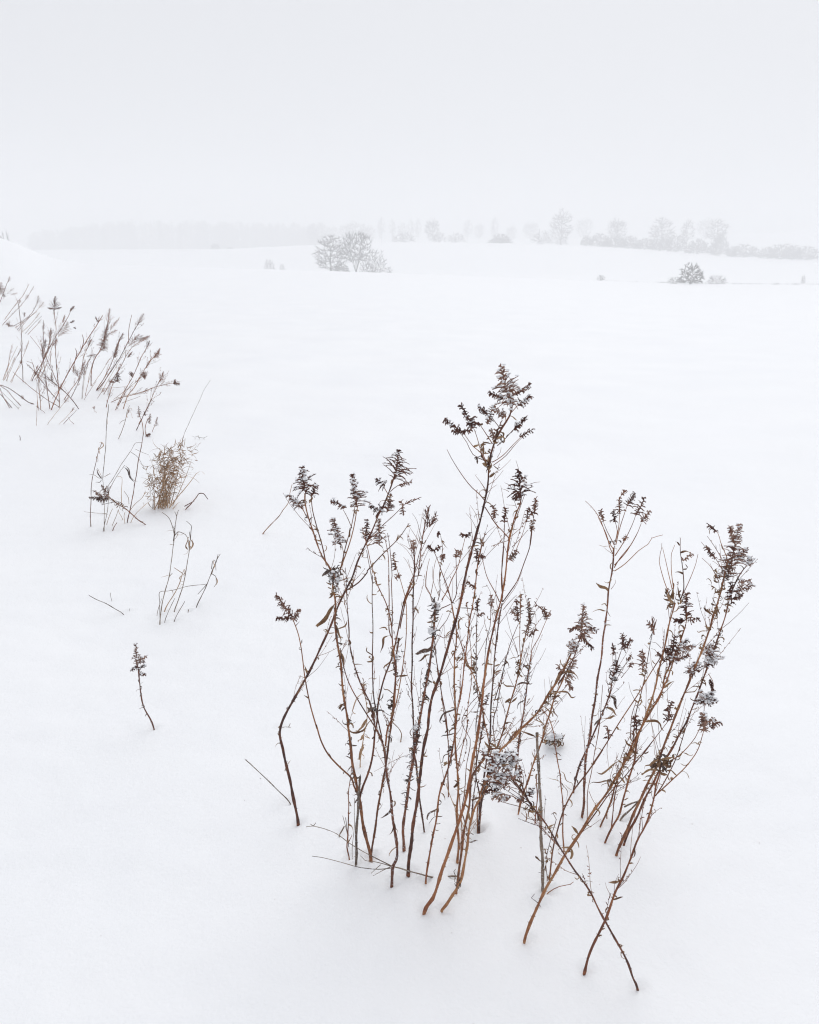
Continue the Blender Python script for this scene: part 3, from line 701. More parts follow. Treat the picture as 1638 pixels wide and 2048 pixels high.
H2 = plant('dark slender stalk rising dead straight with bare twigs at its tip, behind the bent stalk', [('6', [(1015, 862), (1000, 740), (985, 620), (965, 470), (950, 300), (935, 230)]), ('5', [(125, 1850), (115, 1650), (105, 1450), (115, 1100), (122, 700), (130, 400), (122, 190)])], 5.5, 3, 'dark', lean=.02, curls=.15)
twigs(H2, [('5', [(128, 230), (80, 100), (90, 40)]), ('5', [(128, 260), (60, 200), (0, 170)]), ('5', [(130, 300), (170, 160), (230, 60)]), ('5', [(128, 240), (150, 100), (170, 20)]), ('5', [(128, 480), (60, 330), (30, 290)]), ('5', [(130, 450), (200, 300), (240, 200)]), ('5', [(130, 400), (90, 380), (70, 310)])])
head(H2, '5', (120, 150), (125, 230), 50, .6, 0)
branch(H2, [('5', [(120, 560), (70, 640), (40, 730), (0, 940)])], 3, 3, 'red', q=0, curls=.5); branch(H2, [('5', [(125, 470), (160, 330), (190, 200), (215, 60), (230, 0)])], 2.4, 1.2, 'red', stub=.3)
branch(H2, [('5', [(125, 490), (60, 640), (20, 760)])], 2.5, 2.5, 'red', curls=.8)

I = plant('thin stalk with a wilted leaf hanging near its foot, a dried knot at its tip', [('6', [(1033, 1282), (1050, 1130), (1070, 1000), (1110, 780), (1150, 560), (1200, 380), (1250, 180), (1265, 60)]), ('5', [(520, 1700), (545, 1600), (570, 1400), (600, 1100), (650, 770), (685, 540), (715, 330), (745, 170)])], 6, 2.6, 'red', curls=.3, lean=.02)
crown_of_leaves(I, '5', (745, 130), 26, 6, .016, 'leaf'); twigs(I, [('5', [(745, 170), (770, 90), (860, 10)]), ('5', [(740, 200), (800, 120), (880, 20)]), ('5', [(735, 180), (730, 90), (700, 20)]), ('5', [(745, 150), (775, 80), (770, 60)])])
head(I, '5', (700, 220), (700, 330), 60, .6, 0); head(I, '5', (620, 520), (690, 580), 50, .6, 0); head(I, '5', (760, 280), (730, 290), 50, .5, 0)
leaf_at(I, '6', (1115, 670), (1035, 755), 'darkleaf', .9); leaf_at(I, '6', (1110, 760), (1050, 812), 'darkleaf', .6); leaf_at(I, '5', (475, 1650), (335, 1780), 'darkleaf', .8)
crown_of_leaves(I, '6', (1200, 180), 40, 8, .016, 'darkleaf'); leaf_at(I, '6', (1215, 190), (1155, 290), 'darkleaf', .7); leaf_at(I, '6', (1225, 240), (1235, 320), 'darkleaf', .7); leaf_at(I, '6', (1200, 70), (1150, 88), 'darkleaf', .7)
I2 = plant('dark thin stem that ends in open snow behind the wilted-leaf stalk', [('6', [(1215, 572), (1212, 450), (1215, 300), (1210, 100), (1200, 0)]), ('5', [(430, 1880), (400, 1700), (370, 1500), (340, 1300)])], 4, 2, 'dark', lean=.0, curls=.2)
J = plant('orange-brown stalk in the thick of the clump, forking into two long thin arms', [('6', [(1290, 1110), (1300, 1000), (1295, 860), (1285, 700), (1298, 500), (1295, 350), (1275, 180), (1270, 0)]), ('5', [(505, 1850), (498, 1600), (502, 1400), (500, 1200), (515, 1080), (508, 920), (470, 710)])], 7, 3, 'tan', curls=.2, lean=.03)
branch(J, [('5', [(470, 710), (430, 560), (380, 430), (340, 310), (300, 220)])], 2.8, 1.5, 'red', q=.1, curls=.2)
branch(J, [('5', [(380, 680), (430, 600), (470, 500), (520, 400), (560, 260), (600, 90)])], 2.6, 1.2, 'red', q=.1)
branch(J, [('5', [(472, 715), (515, 620), (515, 430), (508, 270)])], 2.4, 1.4, 'red')
head(J, '5', (260, 190), (300, 230), 60, .8, 0); head(J, '5', (355, 200), (310, 230), 60, .6, 0); head(J, '5', (510, 230), (510, 300), 90, .5, 0); head(J, '5', (550, 240), (520, 290), 50, .5, 0)
head(J, '5', (560, 85), (600, 100), 50, .5, 0); head(J, '5', (630, 70), (605, 110), 50, .5, 0)
head(J, '5', (385, 270), (390, 320), 45, .6, 0); head(J, '5', (345, 90), (350, 70), 40, .4, 0)
twigs(J, [('5', [(470, 700), (480, 560), (480, 480)]), ('5', [(510, 620), (540, 520), (570, 470)]), ('5', [(470, 700), (420, 640), (360, 560), (345, 490)]), ('5', [(505, 700), (580, 600), (615, 330), (620, 200)]), ('5', [(440, 620), (400, 480), (460, 340)])])
crown_of_leaves(J, '5', (505, 1140), 25, 5, .014, 'leaf'); leaf_at(J, '5', (510, 950), (570, 840), 'leaf'); leaf_at(J, '5', (500, 820), (435, 795), 'leaf', 1.2)
branch(J, [('6', [(1280, 1060), (1270, 900), (1310, 780), (1350, 860)])], 2, 1.5, 'twig') if False else None

K = plant('thick rust stalk sweeping up from a curved foot near the middle of the clump', [('6', [(1020, 1527), (1045, 1470), (1085, 1420), (1130, 1300), (1165, 1190), (1200, 1080), (1235, 980), (1290, 820), (1350, 650), (1385, 480), (1410, 330), (1440, 150), (1465, 0)]), ('5', [(700, 1950), (735, 1700), (765, 1450), (800, 1220), (840, 1000), (885, 820), (925, 690), (960, 450), (985, 180), (1020, 0)]), ('2', [(850, 1950), (885, 1800), (925, 1670), (970, 1570), (980, 1500)])], 10, 3, 'red', curls=.15, lean=.02)
head(K, '2', (960, 1230), (980, 1510), 240, 1.2, .15); head(K, '2', (920, 1510), (985, 1500), 60, 1.0, 0); branch(K, [('2', [(905, 1790), (960, 1660), (1020, 1490)])], 2, 1.2, 'red')
twigs(K, [('2', [(965, 1250), (950, 1190), (930, 1130)]), ('2', [(940, 1620), (920, 1560), (905, 1530)]), ('2', [(935, 1600), (900, 1590), (830, 1585)]), ('2', [(860, 1450), (820, 1430), (780, 1420)]), ('2', [(1080, 1370), (1130, 1355), (1180, 1350)]), ('2', [(880, 1400), (840, 1370), (810, 1360)])])
branch(K, [('5', [(905, 700), (870, 620), (800, 490), (770, 400), (750, 320)])], 2.6, 1.4, 'red', q=.1); branch(K, [('5', [(990, 120), (940, 60), (880, 0)]), ('2', [(760, 1830), (680, 1720)])], 2.2, 1.3, 'red', q=.1)
head(K, '2', (700, 1600), (720, 1720), 80, .7, 0); head(K, '2', (830, 1620), (810, 1760), 90, .8, 0)
branch(K, [('5', [(935, 660), (925, 500), (940, 200), (948, 0)]), ('2', [(805, 1950), (815, 1770)])], 2.6, 1.3, 'red', q=.1)
head(K, '5', (1060, 240), (1000, 320), 80, .9, 0); crown_of_leaves(K, '5', (1035, 290), 30, 6, .014, 'darkleaf')
K2 = plant('dark maroon stalk close behind the thick rust one, with a small plume on its arm', [('7', [(388, 775), (395, 650), (405, 560), (425, 430), (450, 250), (470, 150)]), ('5', [(830, 1750), (840, 1500), (855, 1350), (870, 1100), (900, 850), (932, 710)])], 6, 3, 'dark', curls=.2, lean=.03)
branch(K2, [('5', [(935, 700), (1000, 610), (1070, 510), (1130, 340), (1190, 170), (1205, 20)]), ('2', [(1070, 2030), (1100, 1830), (1115, 1700)])], 2.8, 1.3, 'dark', q=.1)
head(K2, '2', (1135, 1520), (1120, 1680), 90, .8, 0); head(K2, '2', (1110, 1740), (1085, 1860), 60, 1.1, .1); head(K2, '2', (1060, 1620), (1110, 1700), 60, .5, 0)
branch(K2, [('5', [(930, 700), (930, 560), (925, 450), (935, 250), (950, 80)])], 3, 1.6, 'dark', q=.1)
branch(K2, [('5', [(940, 770), (1000, 700), (1060, 640)])], 1.8, 1, 'twig', stub=0); branch(K2, [('2', [(890, 2020), (960, 1950), (1060, 1840)])], 1.8, 1, 'twig', stub=0); branch(K2, [('2', [(940, 2030), (1010, 1850), (1040, 1740)])], 1.8, 1, 'red', stub=0); head(K2, '2', (1050, 1640), (1040, 1760), 55, .5, 0)
leaf_at(K2, '5', (850, 1590), (930, 1570), 'leaf', .8); leaf_at(K2, '5', (835, 1670), (895, 1660), 'darkleaf', 1.2); head(K2, '5', (800, 1540), (780, 1640), 50, .4, 0)

Lp = plant('scruffy stalk frayed with black curled leaves, leaning from the front of the clump', [('6', [(1165, 1512), (1200, 1470), (1250, 1390), (1310, 1290), (1340, 1180), (1365, 1020), (1380, 860), (1430, 680), (1480, 600), (1530, 500)]), ('7', [(440, 440), (520, 270), (560, 180), (640, 100), (700, 30)])], 8.5, 4, 'tan', curls=.5, lean=.03, leafmat='darkleaf')
Mp = plant('long stalk leaning far over towards a round snow-dusted head at its end', [('6', [(1280, 1362), (1295, 1250), (1310, 1100), (1345, 900), (1380, 700), (1395, 520), (1420, 400), (1500, 280), (1560, 190)]), ('7', [(560, 170), (640, 90)]), ('5', [(1000, 1945), (1160, 1800), (1290, 1640), (1370, 1530), (1440, 1430), (1510, 1290), (1560, 1170)])], 7.5, 4, 'tan', curls=.45, lean=.02)
branch(Mp, [('5', [(1440, 1450), (1520, 1330), (1593, 1190)]), ('3', [(205, 1280), (230, 1200), (235, 1150)])], 3.5, 2, 'red', curls=.5)
head(Mp, '3', (250, 970), (235, 1240), 150, 1.2, .15, sk=.1); head(Mp, '3', (315, 1285), (240, 1210), 60, .9, .1); head(Mp, '3', (345, 1155), (260, 1120), 60, .7, .1); head(Mp, '3', (150, 1150), (225, 1130), 50, .7, 0)
head(Mp, '3', (165, 1240), (165, 1320), 90, 1.8, .7, droop=.2); crown_of_leaves(Mp, '3', (165, 1290), 36, 10, .014, 'darkleaf', 3)
head(Mp, '3', (180, 1380), (120, 1520), 130, .9, .1); head(Mp, '3', (60, 1420), (100, 1480), 80, .5, 0); head(Mp, '3', (160, 1590), (110, 1520), 80, .7, 0)
for a, b in (((1370, 1540), (1565, 1570)), ((1380, 1590), (1490, 1600)), ((1340, 1600), (1420, 1710)), ((1400, 1500), (1590, 1360)), ((1160, 1800), (1200, 1830)), ((1090, 1890), (1215, 1925)), ((1300, 1640), (1400, 1700)), ((1100, 1840), (1200, 1815)), ((1290, 1700), (1250, 1770))): leaf_at(Mp, '5', a, b, 'leaf', .8)
crown_of_leaves(Mp, '5', (1370, 1545), 40, 9, .018, 'leaf'); crown_of_leaves(Mp, '5', (1330, 1650), 60, 8, .02, 'leaf')
N = plant('orange stalk with bare curled sprigs at mid-height and a loose open plume at its tip', [('7', [(396, 740), (405, 600), (420, 480), (460, 330), (500, 220), (545, 110)]), ('5', [(935, 1880), (960, 1760), (1030, 1520), (1075, 1330), (1120, 1120), (1165, 920), (1185, 820), (1175, 700)])], 6, 2.2, 'tan', curls=.55, lean=.03)
head(N, '5', (1165, 670), (1185, 900), 120, .5, 0); head(N, '5', (1180, 860), (1160, 1010), 110, .5, 0); head(N, '5', (1240, 960), (1180, 1000), 50, .6, 0)
branch(N, [('5', [(1100, 1230), (1090, 1050), (1090, 900), (1095, 700), (1090, 600)])], 2.2, 1, 'red', curls=.2); head(N, '5', (1100, 640), (1095, 770), 70, .5, 0)
branch(N, [('5', [(860, 1600), (905, 1440), (950, 1270), (985, 1130), (1030, 1010), (1080, 900)])], 2.6, 1.4, 'red'); head(N, '5', (1060, 690), (1080, 880), 120, .8, 0); head(N, '5', (1010, 790), (1070, 820), 60, .5, 0)
crown_of_leaves(N, '5', (1060, 1290), 60, 7, .02, 'leaf'); leaf_at(N, '5', (1030, 1490), (930, 1450), 'leaf', 1); leaf_at(N, '5', (1060, 1460), (1185, 1445), 'leaf', .8); leaf_at(N, '5', (1000, 1220), (1070, 1205), 'leaf', .5)
twigs(N, [('5', [(1040, 1480), (1000, 1400), (970, 1310), (1010, 1290)]), ('5', [(1080, 1200), (1040, 1090), (960, 960)]), ('5', [(1070, 1160), (1000, 930), (960, 780)]), ('5', [(1190, 1160), (1200, 1080), (1240, 900), (1230, 820)]), ('5', [(960, 1700), (905, 1560), (920, 1480)])])
branch(N, [('5', [(1190, 1240), (1200, 1140), (1260, 1030), (1300, 940), (1335, 860)])], 2.2, 1.3, 'red', q=.1); head(N, '5', (1310, 760), (1330, 860), 80, .7, 0); head(N, '5', (1365, 800), (1330, 840), 40, .5, 0); head(N, '5', (1240, 720), (1320, 790), 40, .3, 0)
O = plant('near-black slim stalk with a purple leafy kink half-way up, standing behind the grey stake', [('7', [(655, 375), (668, 280), (680, 190), (697, 60)]), ('5', [(1085, 1980), (1100, 1850), (1130, 1680), (1150, 1500), (1160, 1380), (1180, 1260), (1190, 1180)])], 5.5, 3, 'dark', curls=.5, lean=.02, leafmat='darkleaf')
crown_of_leaves(O, '5', (1165, 1280), 40, 9, .016, 'leaf'); crown_of_leaves(O, '5', (1150, 1400), 40, 7, .016, 'darkleaf'); leaf_at(O, '5', (1135, 1580), (1070, 1660), 'darkleaf', .9)
twigs(O, [('5', [(1145, 1650), (1200, 1590), (1220, 1550)]), ('5', [(1140, 1600), (1100, 1530), (1060, 1510)])])
Q = plant('orange stem rising steeply behind the snowy head, feeding the leaning leafy crown', [('7', [(680, 635), (705, 540), (735, 450), (775, 330), (812, 220), (850, 100)]), ('5', [(1290, 1960), (1310, 1860), (1370, 1700), (1410, 1560), (1460, 1450), (1500, 1350)])], 5.5, 3.2, 'tan', curls=.6, lean=.02)
leaf_at(Q, '5', (1310, 1870), (1220, 1770), 'leaf', .7); leaf_at(Q, '5', (1310, 1850), (1270, 1700), 'leaf', .5); leaf_at(Q, '5', (1300, 1900), (1350, 1900), 'leaf', .6)
Q2 = plant('short rusty stem stopping in the snow just behind the grey stake', [('7', [(803, 700), (808, 600), (818, 500), (812, 380)])], 3.2, 2.5, 'red', lean=0)
Pk = plant('grey split stake broken off at its top, standing straight beside the crossed stems', [('7', [(860, 1192), (856, 1050), (848, 850), (842, 650), (832, 400), (823, 200), (822, 60)])], 9, 7, 'grey', curls=.05, lean=0)
leaf_at(Pk, '7', (850, 1000), (806, 965), 'leaf', 2); leaf_at(Pk, '7', (858, 1010), (885, 1000), 'leaf', 1.5); leaf_at(Pk, '7', (845, 1090), (820, 1075), 'darkleaf', 1)
# thin ones in the middle of the clump
T1 = plant('thin straw-coloured stem slanting through the middle of the clump behind the thickest stalks', [('6', [(1345, 860), (1300, 740), (1250, 640), (1210, 530), (1195, 470)])], 2.6, 1.8, 'straw', lean=0, stub=0)
T2 = plant('slight reddish stem with a small wilted leaf at mid-height, left of the curved-foot stalk', [('6', [(1310, 1000), (1325, 860), (1310, 640), (1290, 500), (1300, 340), (1360, 50), (1370, 0)]), ('5', [(610, 1750), (640, 1500), (650, 1300), (640, 1100), (620, 900), (610, 700)])], 2.8, 1.4, 'red', lean=.03, curls=.35)
T3 = plant('thin stem weaving behind the thick rust stalk with small pods along its top', [('6', [(1470, 850), (1465, 700), (1470, 560), (1440, 350)]), ('5', [(760, 1800), (720, 1600), (700, 1420), (690, 1300), (688, 1100), (690, 950), (700, 800), (705, 680)])], 4, 1.8, 'red', lean=.02, curls=.6)
head(T3, '5', (710, 670), (700, 780), 70, .5, 0); head(T3, '5', (760, 800), (700, 830), 50, .4, 0); leaf_at(T3, '5', (690, 980), (720, 1000), 'leaf'); crown_of_leaves(T3, '5', (650, 1290), 65, 10, .022, 'leaf'); crown_of_leaves(T3, '5', (560, 1200), 50, 7, .02, 'leaf'); crown_of_leaves(T3, '5', (660, 1480), 50, 7, .018, 'leaf'); leaf_at(T3, '5', (610, 1120), (645, 1090), 'leaf', 1.5); leaf_at(T3, '5', (540, 1330), (545, 1210), 'leaf', 1.3)
T4 = plant('slender orange stem climbing from the curved-foot stalk to end among bare twigs', [('6', [(1455, 870), (1450, 720), (1470, 600), (1500, 500), (1560, 300)]), ('5', [(745, 1640), (690, 1420), (630, 1290), (560, 1100), (520, 980)])], 4, 2, 'tan', lean=.02, curls=.4)
T5 = plant('whip-thin stem with a sparse spray of pods, right of the thick rust stalk', [('7', [(400, 700), (420, 540), (470, 420), (520, 330)]), ('5', [(850, 1800), (880, 1650), (905, 1500), (930, 1400), (960, 1200)])], 3, 1.6, 'red', lean=.05, curls=.4)
T6 = plant('thin stem leaning inward that meets the thick rust stalk at mid-height', [('7', [(300, 760), (270, 620), (280, 500), (300, 300), (330, 150)]), ('5', [(640, 1950), (560, 1800), (620, 1660), (700, 1560), (780, 1450), (905, 1340)])], 3, 1.2, 'twig', lean=.02)
twigs(T6, [('5', [(560, 1800), (680, 1640), (790, 1480)]), ('5', [(780, 1450), (850, 1380), (910, 1320)])])
T7 = plant('fine straight stem ending in a pinkish spray of pods high in the clump', [('7', [(315, 830), (345, 640), (365, 420), (380, 200)]), ('5', [(690, 1800), (760, 1380), (770, 1200), (790, 1020), (820, 920), (830, 700)])], 3, 1.5, 'red', lean=.03, curls=.2)
head(T7, '5', (835, 640), (830, 740), 70, .4, 0); twigs(T7, [('5', [(700, 1200), (790, 1030), (900, 830)]), ('5', [(830, 760), (870, 640), (880, 600)]), ('5', [(825, 700), (820, 600), (790, 540)])]); leaf_at(T7, '5', (805, 560), (755, 575), 'leaf', 1)

# snowy head on the crossing stalk
AD = plant('long stalk leaning backwards across another, its bushy head crusted with snow', [('7', [(1548, 1912), (1515, 1840), (1480, 1750), (1400, 1580), (1315, 1430), (1200, 1220), (1080, 1040), (960, 850), (850, 680), (760, 560), (700, 470), (640, 400)])], 6.5, 3.5, 'red', curls=.15, lean=-.16)
for pts in ([(850, 680), (720, 560), (600, 480), (520, 430)], [(820, 640), (680, 590), (560, 560), (500, 520)], [(780, 580), (650, 420), (560, 300), (500, 260)], [(760, 560), (680, 380), (640, 280)], [(740, 530), (690, 400), (640, 230)], [(700, 480), (600, 390), (500, 340)], [(890, 750), (780, 720), (680, 680)], [(870, 700), (740, 680), (700, 640)], [(800, 610), (640, 520), (480, 480)], [(780, 590), (620, 350), (590, 240)], [(760, 560), (560, 420), (480, 380)], [(710, 470), (720, 380), (690, 310)]):
    branch(AD, [('7', pts)], 2.0, 1.2, 'dark', curls=.3)
for tip, base, wd, sn in (((450, 250), (560, 300), 110, .9), ((520, 200), (600, 300), 120, 1.0), ((600, 195), (640, 300), 110, 1.0), ((655, 210), (650, 290), 80, 1.0), ((450, 330), (560, 380), 110, .8), ((450, 410), (560, 420), 90, .6), ((440, 480), (540, 470), 80, .3), ((490, 520), (580, 500), 80, .3), ((540, 540), (620, 520), 70, .2), ((590, 300), (640, 400), 120, .5), ((500, 340), (600, 430), 110, .5), ((690, 310), (680, 380), 50, .3), ((770, 470), (760, 520), 50, .5), ((680, 540), (720, 540), 60, .1), ((420, 200), (500, 260), 110, .2)):
    head(AD, '7', tip, base, wd, .75, sn * 1.1)
crown_of_leaves(AD, '7', (750, 600), 25, 3, .015, 'leaf')

# leaning group on the other side
S = plant('long leaning stalk with a curled tan leaf knot near its top and a thinner twin', [('7', [(730, 1568), (760, 1480), (790, 1400), (860, 1240), (910, 1130), (1020, 950), (1170, 720), (1250, 600)]), ('8', [(550, 1380), (640, 1220), (700, 1110), (750, 1020), (800, 900), (850, 790), (900, 650), (950, 480)]), ('3', [(800, 1500), (850, 1310), (890, 1130), (920, 1020), (935, 950)])], 8.5, 3.5, 'tan', curls=.35, lean=.04)
twigs(S, [('3', [(880, 870), (840, 760), (810, 640), (830, 540), (832, 505)]), ('3', [(910, 850), (880, 730), (835, 540)]), ('3', [(920, 850), (900, 700), (900, 580), (925, 520)]), ('3', [(970, 930), (1040, 780), (1085, 660), (1100, 590)])], 2.6, 'red')
branch(S, [('3', [(970, 930), (995, 850), (985, 700), (970, 580), (972, 470)])], 2.8, 1.4, 'red', curls=.6)
head(S, '3', (1050, 585), (990, 640), 30, .3, 0); crown_of_leaves(S, '3', (925, 905), 42, 10, .03, 'leaf')
for a, b in (((960, 920), (965, 860)), ((950, 950), (865, 930)), ((940, 960), (880, 1000))): leaf_at(S, '3', a, b, 'leaf', 1.6)
crown_of_leaves(S, '8', (720, 1060), 80, 9, .02, 'leaf'); crown_of_leaves(S, '8', (600, 1260), 80, 7, .02, 'leaf'); leaf_at(S, '8', (700, 1110), (505, 1220), 'leaf', .6); leaf_at(S, '8', (590, 1270), (435, 1280), 'leaf', .6); leaf_at(S, '8', (720, 1000), (690, 940), 'leaf', 1.5)
leaf_at(S, '8', (880, 800), (1000, 850), 'leaf', .8); leaf_at(S, '8', (600, 1280), (510, 1300), 'leaf', .5)
branch(S, [('8', [(230, 1860), (380, 1650), (540, 1420), (650, 1290), (780, 1130), (940, 930), (1045, 790)])], 3.6, 1.5, 'red', q=.05, curls=.1); head(S, '8', (1070, 630), (1045, 790), 110, .6, 0)
branch(S, [('8', [(690, 1130), (770, 960), (860, 790), (960, 610), (1030, 470), (1080, 330), (1110, 250), (1190, 0)]), ('3', [(965, 1230), (1010, 1100), (1015, 1020)])], 4.5, 1.6, 'red', q=.03, curls=.5)
head(S, '3', (1018, 880), (1015, 1080), 130, .9, .05); head(S, '3', (930, 1080), (1000, 1080), 60, .8, 0); head(S, '3', (1100, 1070), (1030, 1080), 60, .3, 0)
head(S, '3', (930, 1200), (900, 1350), 110, .7, .2); head(S, '3', (870, 1290), (900, 1400), 150, .75, .3); head(S, '3', (1065, 1270), (930, 1320), 90, 1.1, .3); head(S, '3', (1030, 1340), (930, 1380), 70, .7, .2); head(S, '3', (1020, 1230), (940, 1290), 60, .7, .3); head(S, '3', (800, 1330), (860, 1390), 80, .6, 0)
branch(S, [('7', [(905, 1135), (920, 980), (945, 830), (1000, 650), (1080, 480), (1180, 350), (1290, 180)]), ('8', [(430, 1140), (600, 880), (720, 690), (820, 540), (900, 410), (980, 280)])], 4, 2.4, 'tan', q=.12, curls=.12)
twigs(S, [('3', [(830, 1290), (790, 1250), (740, 1240)]), ('3', [(840, 1340), (840, 1280), (850, 1210)]), ('3', [(820, 1350), (780, 1300), (750, 1290)]), ('3', [(800, 1500), (760, 1420), (740, 1300), (700, 1260)])])
# whorls on stem between
head(S, '3', (690, 1310), (690, 1450), 110, .7, 0); branch(S, [('8', [(760, 960), (780, 780), (820, 600), (850, 450), (900, 160), (920, 60)]), ('3', [(740, 1220), (770, 1150), (780, 1100)])], 2.6, 1.2, 'red', q=.1, curls=.35)
head(S, '3', (760, 1080), (775, 1190), 120, .5, 0, wisp=True); head(S, '3', (740, 1110), (770, 1160), 60, .4, 0); crown_of_leaves(S, '8', (830, 390), 45, 8, .016, 'leaf')
branch(S, [('8', [(740, 930), (750, 750), (790, 620)])], 2.2, 1.4, 'red', curls=.2); head(S, '8', (780, 750), (790, 860), 110, .6, 0); head(S, '8', (550, 830), (560, 930), 90, .4, 0)
twigs(S, [('8', [(560, 930), (550, 1020), (570, 1200)]), ('8', [(780, 620), (740, 540), (725, 470)]), ('8', [(860, 800), (870, 580), (860, 480)]), ('8', [(975, 1040), (930, 880), (890, 720)]), ('8', [(985, 1000), (960, 700), (970, 620)])])
U = plant('thin wiry stem with blades of grass curling at its side, behind the crossed stalks', [('8', [(195, 1828), (188, 1700), (190, 1550), (180, 1380), (165, 1230), (140, 1120), (122, 980), (112, 880), (60, 750), (0, 680)])], 4.5, 2, 'red', curls=.2, lean=.05)
leaf_at(U, '8', (180, 1300), (75, 1255), 'straw', .5); leaf_at(U, '8', (165, 1210), (262, 1298), 'straw', .4); leaf_at(U, '8', (185, 1290), (222, 1420), 'straw', .3); leaf_at(U, '8', (200, 1310), (258, 1340), 'straw', .4)
U2 = plant('short bristly sprig rising at the foot of the crossed stalks', [('7', [(885, 1120), (880, 1000), (900, 880), (930, 760), (955, 690), (935, 645), (920, 650)])], 2.5, 1.2, 'red', curls=.6, lean=0); leaf_at(U2, '7', (860, 1290), (768, 1262), 'darkleaf', .5) if False else None
V = plant('tall straight maroon stalk topped by a wide fan of bare arms and small plumes', [('8', [(343, 1562), (355, 1450), (362, 1350), (372, 1150), (395, 980), (420, 800), (450, 600), (480, 400), (505, 230), (522, 100), (535, 0)]), ('3', [(410, 1100), (425, 980), (440, 850), (460, 740), (472, 640), (478, 540)])], 7, 3.4, 'dark', curls=.05, lean=.02)
for pts, hd in (([(478, 560), (440, 500), (410, 420), (375, 330), (330, 260), (262, 195)], None), ([(478, 520), (430, 420), (400, 350)], ((375, 265), (400, 345), 55)), ([(485, 500), (500, 420), (485, 350)], ((465, 270), (485, 350), 70)), ([(485, 500), (510, 400), (520, 280)], ((515, 170), (522, 290), 80)), ([(490, 520), (520, 400), (560, 270), (590, 190)], ((630, 135), (575, 230), 90)), ([(485, 600), (560, 480), (620, 350), (645, 280)], ((705, 165), (640, 300), 100)), ([(480, 670), (560, 580), (640, 450), (680, 360)], ((740, 270), (675, 350), 100)), ([(480, 715), (560, 660), (660, 560), (730, 515), (760, 470), (840, 447)], None), ([(478, 600), (445, 540), (420, 440), (360, 310)], None), ([(520, 280), (515, 180), (560, 120)], None), ([(478, 690), (520, 620), (600, 520), (650, 430)], None)):
    branch(V, [('3', pts)], 2.4, 1.2, 'red', stub=.4)
    if hd: head(V, '3', hd[0], hd[1], hd[2], .75, .02)
head(V, '3', (560, 115), (530, 150), 30, .3, 0); crown_of_leaves(V, '3', (475, 500), 26, 6, .016, 'darkleaf'); leaf_at(V, '3', (465, 520), (380, 520), 'leaf', .7); head(V, '3', (570, 460), (545, 490), 30, .5, 0)
leaf_at(V, '3', (440, 870), (360, 815), 'leaf', 1.4); leaf_at(V, '3', (415, 1020), (330, 1012), 'leaf', .9); leaf_at(V, '3', (425, 985), (388, 965), 'leaf', 1)
twigs(V, [('3', [(455, 850), (490, 800), (485, 780)]), ('3', [(400, 1090), (450, 1080)]), ('3', [(470, 590), (425, 560), (400, 540)])])
Wp = plant('dark stalk curving up to a snow-touched leaf bunch, hanging leaves below it', [('8', [(270, 1357), (285, 1270), (305, 1200), (350, 1090), (395, 1000), (445, 880), (500, 740), (550, 620), (575, 540), (585, 480), (595, 420)]), ('3', [(490, 1430), (500, 1380)])], 6, 3, 'dark', curls=.35, lean=.03, leafmat='darkleaf')
crown_of_leaves(Wp, '3', (480, 1500), 42, 14, .022, 'darkleaf', 5); head(Wp, '3', (490, 1380), (490, 1480), 90, .8, .1)
branch(Wp, [('3', [(490, 1420), (490, 1330), (470, 1290)])], 2.2, 1.3); head(Wp, '3', (468, 1260), (478, 1340), 50, .7, 0)
branch(Wp, [('3', [(495, 1410), (530, 1310), (545, 1260)])], 2.2, 1.3); head(Wp, '3', (540, 1185), (545, 1300), 110, .7, 0); head(Wp, '3', (605, 1225), (565, 1270), 50, .7, 0)
branch(Wp, [('3', [(520, 1460), (570, 1400), (600, 1360)])], 1.8, 1); head(Wp, '3', (605, 1350), (570, 1380), 40, .5, 0); branch(Wp, [('3', [(530, 1510), (580, 1450), (610, 1410)])], 1.8, 1); head(Wp, '3', (612, 1400), (590, 1430), 40, .5, 0)
leaf_at(Wp, '3', (490, 1660), (515, 1730), 'darkleaf', 1.8); leaf_at(Wp, '3', (450, 1660), (490, 1650), 'leaf', 1); leaf_at(Wp, '3', (430, 1750), (490, 1790), 'leaf', 1.6); leaf_at(Wp, '3', (400, 1830), (480, 1800), 'leaf', 1.4); leaf_at(Wp, '3', (460, 1570), (420, 1550), 'darkleaf', 1)
X = plant('very thin pale wiry stem running parallel to the tall maroon stalk', [('8', [(382, 1602), (388, 1480), (398, 1350), (425, 1180), (440, 1080), (470, 900), (495, 760), (512, 580), (515, 490)])], 2.4, 1.2, 'twig', lean=.02, stub=.5)
branch(X, [('8', [(400, 1360), (425, 1420), (460, 1480)])], 1.4, 1, 'twig'); branch(X, [('8', [(440, 1080), (480, 880), (500, 700)])], 1.2, 1, 'twig', stub=0)
Yp = plant('orange stem with a forked foot, shortest of the leaning stems near the dead stick', [('8', [(493, 1643), (530, 1570), (560, 1500), (590, 1420), (615, 1330), (645, 1240), (700, 1100)])], 5, 3.5, 'tan', lean=.02, curls=.2); branch(Yp, [('8', [(548, 1588), (548, 1540), (585, 1430)])], 3, 3)
Y2 = plant('slender rust stem rising inside the leaning bundle', [('8', [(585, 1642), (598, 1520), (615, 1390), (645, 1280)])], 3.4, 2.5, 'red', lean=.02)
Zp = plant('rust stalk in the leaning bundle passing behind the leaf knots', [('8', [(540, 1773), (590, 1650), (645, 1550), (690, 1400), (730, 1250), (770, 1130), (795, 980), (830, 850), (900, 700), (960, 620), (1000, 520)]), ('3', [(850, 1500), (900, 1400), (960, 1270)])], 6, 3, 'red', curls=.4, lean=.0)
branch(Zp, [('8', [(770, 1130), (850, 1050), (930, 940), (990, 860)])], 2.2, 1.5, 'red', curls=.2)
